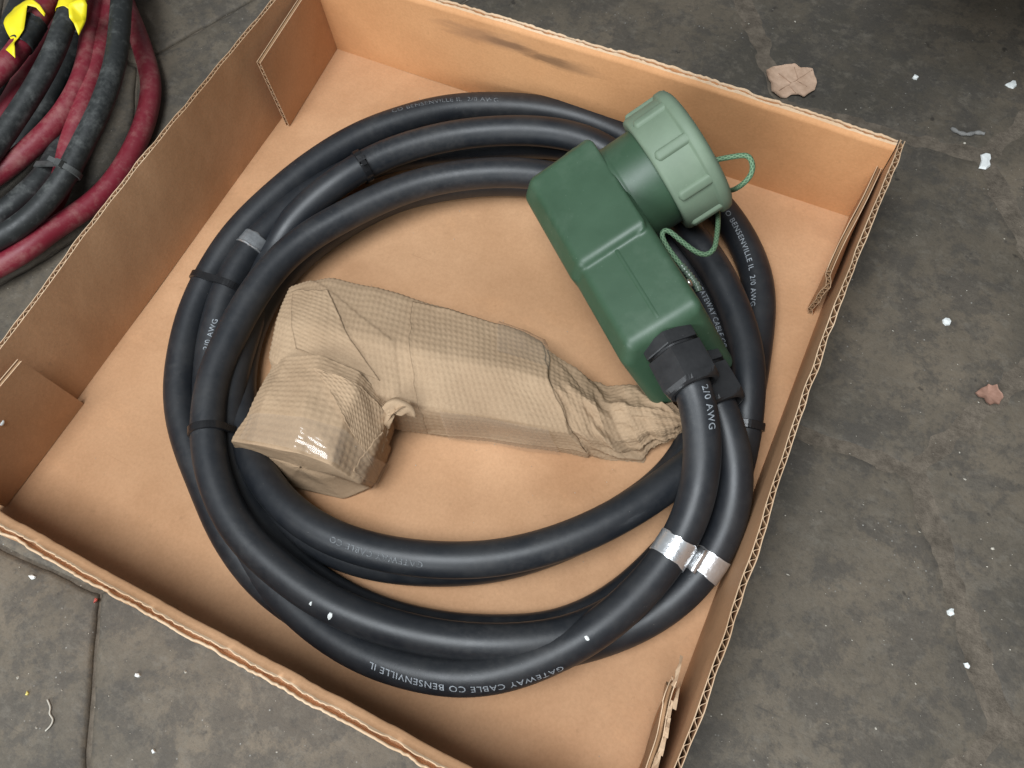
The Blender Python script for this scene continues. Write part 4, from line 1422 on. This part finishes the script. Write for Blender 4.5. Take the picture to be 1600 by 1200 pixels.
# yellow tape: a collar and a torn flag
def flag(pts, name):
    bm = bmesh.new()
    f = bm.faces.new([bm.verts.new(tuple(P(*a))) for a in pts])
    bmesh.ops.triangulate(bm, faces=[f])
    bmesh.ops.subdivide_edges(bm, edges=bm.edges[:], cuts=3, use_grid_fill=True)
    bmesh.ops.triangulate(bm, faces=bm.faces[:])
    for v in bm.verts:
        c_ = v.co
        v.co.z += 0.0016 * fbm(np.array([[c_.x * 60, c_.y * 60, 1.0]]), 15, 2)[0] + 0.002 * math.sin(c_.x * 170 - c_.y * 70)
    r_ = bmesh.ops.solidify(bm, geom=bm.faces[:], thickness=0.0005)
    me = bpy.data.meshes.new(name); bm.to_mesh(me); bm.free()
    return lpart(name, me, M_YELLOW)
iy = near_index(OQ['k_tape'], 114, 0, 62)
sleeve(OQ['k_tape'], iy, 0.034, 0.0008, M_YELLOW, 'yellow_tape', 0.0004, 5, make=lpart, rad=RO)
flag([(108, 6, 74), (132, -4, 73), (138, 10, 70), (133, 30, 64), (122, 54, 58), (115, 36, 66), (108, 27, 72)], 'yellow_tape_flag')
iy = near_index(OQ['r_top'], 44, 54, 56)
sleeve(OQ['r_top'], iy, 0.030, 0.0009, M_OLDBLACK, 'black_tape', 0.0006, 7, make=lpart, rad=RO)
flag([(20, 8, 70), (34, 2, 71), (52, 3, 71), (64, 10, 70), (70, 20, 68), (68, 24, 68), (58, 14, 70), (46, 13, 71), (40, 30, 70), (36, 44, 69), (24, 62, 68), (27, 78, 67), (24, 91, 66), (9, 78, 67), (16, 62, 68), (10, 50, 69), (7, 38, 70), (12, 22, 70)], 'yellow_tape_flag')

# ------------------------------------------------------------------ litter on the ground
def leaf(name, u, v, outline, mat, label, cat, curl=0.004, vein=None, z0=None, thick=0.0002):
    z0 = GZ if z0 is None else z0
    A = np.array([P(u + a, v + b, z0 * 1000) for a, b in outline])
    c = P(u, v, z0 * 1000)
    # dense fan so that it can curl
    n = len(A)
    A = resample(np.vstack([A, A[:1]]), 0.0012)[:-1]
    n = len(A)
    rings = 6
    V, F = [], []
    for k in range(rings):
        f = (k + 1) / rings
        for a in A:
            p_ = c + (a - c) * f
            p_[2] = z0 + 0.0008 + curl * f ** 2 * (0.55 + 0.45 * math.sin(p_[0] * 160 + p_[1] * 90)) + 0.0007 * vnoise(np.array([[p_[0] * 220, p_[1] * 220, 1.0]]), 6)[0]
            V.append(p_)
    V.append(c + np.array([0, 0, 0.0009]))
    ci = len(V) - 1
    F = [f[::-1] for f in grid_faces(rings, n, True)] + [(k, (k + 1) % n, ci) for k in range(n)]
    V = np.array(V)
    m = len(V)
    V = np.concatenate([V, V - np.array([0, 0, thick])])
    F = F + [tuple(x + m for x in f[::-1]) for f in F]
    e = (rings - 1) * n
    F += [(e + k, e + (k + 1) % n, e + (k + 1) % n + m, e + k + m) for k in range(n)]
    o = link(name, mesh(name, V, F), mat, label=label, cat=cat)
    if vein:
        for vv in vein:
            pts = []
            for (a, b) in vv:
                p_ = P(u + a, v + b, z0 * 1000)
                d = np.linalg.norm(V[:m, :2] - p_[:2], axis=1)
                p_[2] = V[np.argmin(d), 2] + 0.0002
                pts.append(p_)
            q = catmull(pts, 8)
            link('leaf_vein', tube_mesh('leaf_vein', q, 0.00030, 6), M_VEIN, parent=o)
    return o
leaf('dry_leaf', 1238, 130, [(-42, -16), (-30, -25), (-14, -27), (2, -27), (12, -20), (22, -22), (31, -21), (33, -14), (38, 0), (34, 13), (24, 20), (17, 25), (8, 21), (-2, 20), (-10, 24), (-20, 24), (-34, 16), (-35, 2), (-41, -8)],
     M_LEAF, 'dry tan leaf on the ground behind the tray', 'leaf', 0.0028,
     vein=[[(30, -18), (14, -8), (-4, 2), (-22, 14)], [(8, -5), (2, -22)], [(-2, 1), (-22, -14)], [(6, -4), (22, 8)], [(-6, 4), (4, 18)]])
leaf('leaf_fragment', 1544, 618, [(-23, -2), (-14, -9), (-5, -13), (-2, -17), (4, -14), (13, -17), (15, -9), (21, -3), (23, 4), (18, 9), (15, 16), (8, 14), (0, 17), (-7, 13), (-10, 6), (-17, 4)],
     M_LEAFRED, 'small reddish scrap of leaf on the ground right of the tray', 'leaf', 0.0025)

def chip(u, v, outline, label, z=None, h=0.0020, mat=None, name='paint_chip', group='white paint chips on the ground', seed=0):
    z = GZ * 1000 if z is None else z
    A = np.array([P(u + a, v + b, z) for a, b in outline])
    c = A.mean(axis=0)
    n = len(A)
    rng = random.Random(int(u * 7 + v))
    top = A.copy()
    top = c + (top - c) * 0.86
    top[:, 2] += [h * rng.uniform(.5, 1.1) for _ in range(n)]
    V = np.concatenate([A, top, [c + np.array([0, 0, h * 1.15])]])
    F = [(k, (k + 1) % n, (k + 1) % n + n, k + n) for k in range(n)] + [(n + k, n + (k + 1) % n, 2 * n) for k in range(n)]
    return link(name, mesh(name, V, F), mat or M_WHITE, label=label, cat='paint chip', group=group, smooth=False)
chip(1538, 251, [(-9, 12), (-5, 0), (-6, -9), (2, -12), (9, -10), (10, -2), (7, 3), (9, 9), (2, 14)], 'largest white paint chip on the ground, right of the back right tray corner')
chip(1579, 132, [(-9, 1), (-2, -2), (2, -5), (7, -4), (9, 3), (4, 7), (-3, 5)], 'white paint chip at the right edge, just above the largest chip')
chip(1430, 121, [(-5, 1), (-2, -3), (2, -2), (5, 1), (2, 4), (-3, 3)], 'small white paint chip on dark ground, right of the dry leaf')
chip(1479, 503, [(-7, -3), (-3, -6), (4, -5), (7, 0), (5, 5), (-2, 6), (-6, 2)], 'rounded white paint chip on the ground right of the tray, above the reddish leaf scrap')
chip(1485, 957, [(-6, -3), (0, -7), (5, -6), (3, -1), (5, 4), (0, 6), (-5, 3)], 'white paint chip low on the right, upper of two near each other')
chip(1509, 1040, [(-4, -4), (1, -5), (5, 1), (4, 5), (-1, 3)], 'small white paint chip low on the right, lower of two near each other')
chip(216, 1055, [(-3, -3), (2, -3), (4, 1), (1, 4), (-4, 2)], 'small white paint chip on the ground at the lower left, right of the joint')
chip(52, 902, [(-6, -2), (-1, -4), (5, -1), (3, 2), (-2, 4)], 'flat pale chip on the ground at the left, below the tray rim')
chip(43, 1084, [(-3, 2), (0, -5), (3, -1), (1, 3)], 'tiny yellowish chip on the ground at the lower left beside a white thread', mat=mat_plain('yellow_chip', (0.6, 0.5, 0.14), 0.6), h=0.0015)
chip(240, 1174, [(-3, -2), (1, -4), (4, 1), (0, 4)], 'tiny white chip at the bottom edge, left of centre')
chip(1464, 349, [(-4, -3), (2, -4), (5, 0), (0, 4), (-4, 2)], 'tiny white chip on the ground just outside the tray, below the pale scratch') if False else None
# grey twig-like scrap
qs = path([(1486, 200, -3.2), (1498, 207, -3.0), (1512, 210, -2.8), (1526, 207, -3.0), (1538, 209, -3.4)], 0.0015, 2)
link('grey_scrap', tube_mesh('grey_scrap', qs, 0.0018, 8, rfn=lambda i: 0.0012 + 0.0009 * np.abs(np.sin(i * 0.7))), M_GREY, label='grey splinter-like scrap on the ground beyond the back right tray corner', cat='scrap')
qs = path([(74, 1093, -3.6), (79, 1106, -3.4), (77, 1115, -3.2), (83, 1124, -3.3), (79, 1134, -3.4), (71, 1142, -3.6)], 0.001, 2)
link('thread', tube_mesh('thread', qs, 0.0006, 8), M_CREAM, label='thin pale curled thread on the ground at the lower left', cat='thread')
# bit of red in the joint
chip(150, 938, [(-3, 5), (-2, -1), (0, -4), (3, -2), (2, 1), (-1, 3)], 'tiny red scrap in the paver joint at the tray front', mat=mat_plain('red_scrap', (0.42, 0.08, 0.06), 0.6), name='red_scrap', group=None, h=0.0015)
o = bpy.data.objects['red_scrap']; o['category'] = 'scrap'
# paint flecks on the conductors
def fleck_on(q, u, v, z, size, label):
    i = near_index(q, u, v, z)
    k, a = surf_pick(q, max(2, i - 20), min(len(q) - 3, i + 20), u, v)
    t, uu, vv = frames(q)
    out = []
    rng = random.Random(u)
    for j in range(8):
        an = 2 * math.pi * j / 8
        e1, e2 = size * math.cos(an) * rng.uniform(.7, 1.2), 0.65 * size * math.sin(an) * rng.uniform(.7, 1.2)
        out.append(q[k] + t[k] * e2 + (R + 0.0007) * (math.cos(a + e1 / R) * uu[k] + math.sin(a + e1 / R) * vv[k]))
    A = np.array(out); nrm = A.mean(axis=0) - q[k]; nrm /= np.linalg.norm(nrm)
    c_ = A.mean(axis=0) + nrm * 0.0006
    V = np.concatenate([A, A - nrm * 0.0011, [c_]])
    F = [(j, (j + 1) % 8, 16) for j in range(8)] + [(j + 8, (j + 1) % 8 + 8, (j + 1) % 8, j) for j in range(8)]
    link('paint_fleck', mesh('paint_fleck', V, F), M_WHITE, label=label, cat='paint chip', smooth=False)
fleck_on(q1, 515, 962, 38, 0.0026, 'larger of two white flecks on the front left of the cable')
fleck_on(q1, 489, 944, 38, 0.0014, 'smaller of two white flecks on the front left of the cable')
fleck_on(q1, 914, 999, 40, 0.0020, 'white fleck on the front cable run, left of the foil bands')

# scrap of pale card standing behind the cables on the right
A = [P(1158, 446, 3), P(1176, 452, 3), P(1174, 476, 3), P(1160, 470, 3)]
V = np.array(A + [a + np.array([0, 0, .002]) for a in A])
link('card_scrap', mesh('card_scrap', V, [(4, 5, 6, 7), (0, 1, 5, 4), (1, 2, 6, 5), (2, 3, 7, 6), (3, 0, 4, 7)]), M_WOODBIT, label='small pale card scrap between the cable runs beside the connector', cat='scrap', smooth=False)

# unseen bench added beyond the far right corner to shade the ground there
def build_shade_bench():
    bx0, by0, bx1, by1, z0, z1 = 0.46, 0.612, 1.35, 1.25, 0.215, 0.240
    M_SHADE_BENCH = mat_plain('dark_shade_bench', (0.035, 0.034, 0.033), 0.6, 0.3, 20, 0.3)
    b = empty('added_shade_bench', ((bx0 + bx1) / 2, (by0 + by1) / 2, GZ), 'dark bench added out of view to shade the ground beyond the far right tray corner', 'shade blocker')
    def blk(name, x0, y0, x1, y1, a, c):
        bm = bmesh.new()
        bmesh.ops.create_cube(bm, size=1)
        for v in bm.verts:
            v.co = Vector((x0 + (v.co.x + .5) * (x1 - x0), y0 + (v.co.y + .5) * (y1 - y0), a + (v.co.z + .5) * (c - a)))
        bmesh.ops.bevel(bm, geom=bm.edges[:], offset=0.003, segments=2, affect='EDGES')
        me = bpy.data.meshes.new(name); bm.to_mesh(me); bm.free()
        o = link(name, me, M_SHADE_BENCH, smooth=False)
        o.parent = b
        o.matrix_parent_inverse = Matrix.Translation(b.location).inverted()
    blk('shade_bench_top', bx0, by0, bx1, by1, z0, z1)
    for x in (bx1 - .05, bx0 + .30):
        for y in (by0 + .30, by1 - .05):
            blk('shade_bench_leg', x, y, x + .04, y + .04, GZ, z0 - 0.0005)
build_shade_bench()

# fine crumbs and grit that nobody could count
def grit():
    rng = np.random.default_rng(3)
    V, F = [], []
    def add(c, r_):
        o = len(V)
        a = rng.uniform(0, 6.28)
        n = 5
        st = rng.uniform(.45, 1)
        for k in range(n):
            an = a + 2 * math.pi * k / n
            rr = r_ * rng.uniform(.6, 1.2)
            V.append((c[0] + rr * math.cos(an), c[1] + rr * st * math.sin(an), c[2]))
        V.append((c[0], c[1], c[2] + r_ * 0.8))
        for k in range(n):
            F.append((o + k, o + (k + 1) % n, o + n))
    cnt = 0
    while cnt < 430:
        u, v = rng.uniform(-40, 1640), rng.uniform(-40, 1240)
        p_ = P(u, v, GZ * 1000)
        if -0.02 < p_[0] < BW + 0.012 and -0.02 < p_[1] < BD + 0.02: continue
        add(p_, min(0.0016, 0.00028 * rng.pareto(2.2) + 0.00028))
        cnt += 1
    for _ in range(90):
        x, y = rng.uniform(0.02, BW - .02), rng.uniform(.02, BD - .02)
        add((x, y, -0.0004), rng.uniform(.00025, .0006))
    link('grit', mesh('grit', V, F), M_CREAM, label='pale grit and crumbs scattered over ground and tray', cat='grit', kind='stuff', smooth=False)
grit()
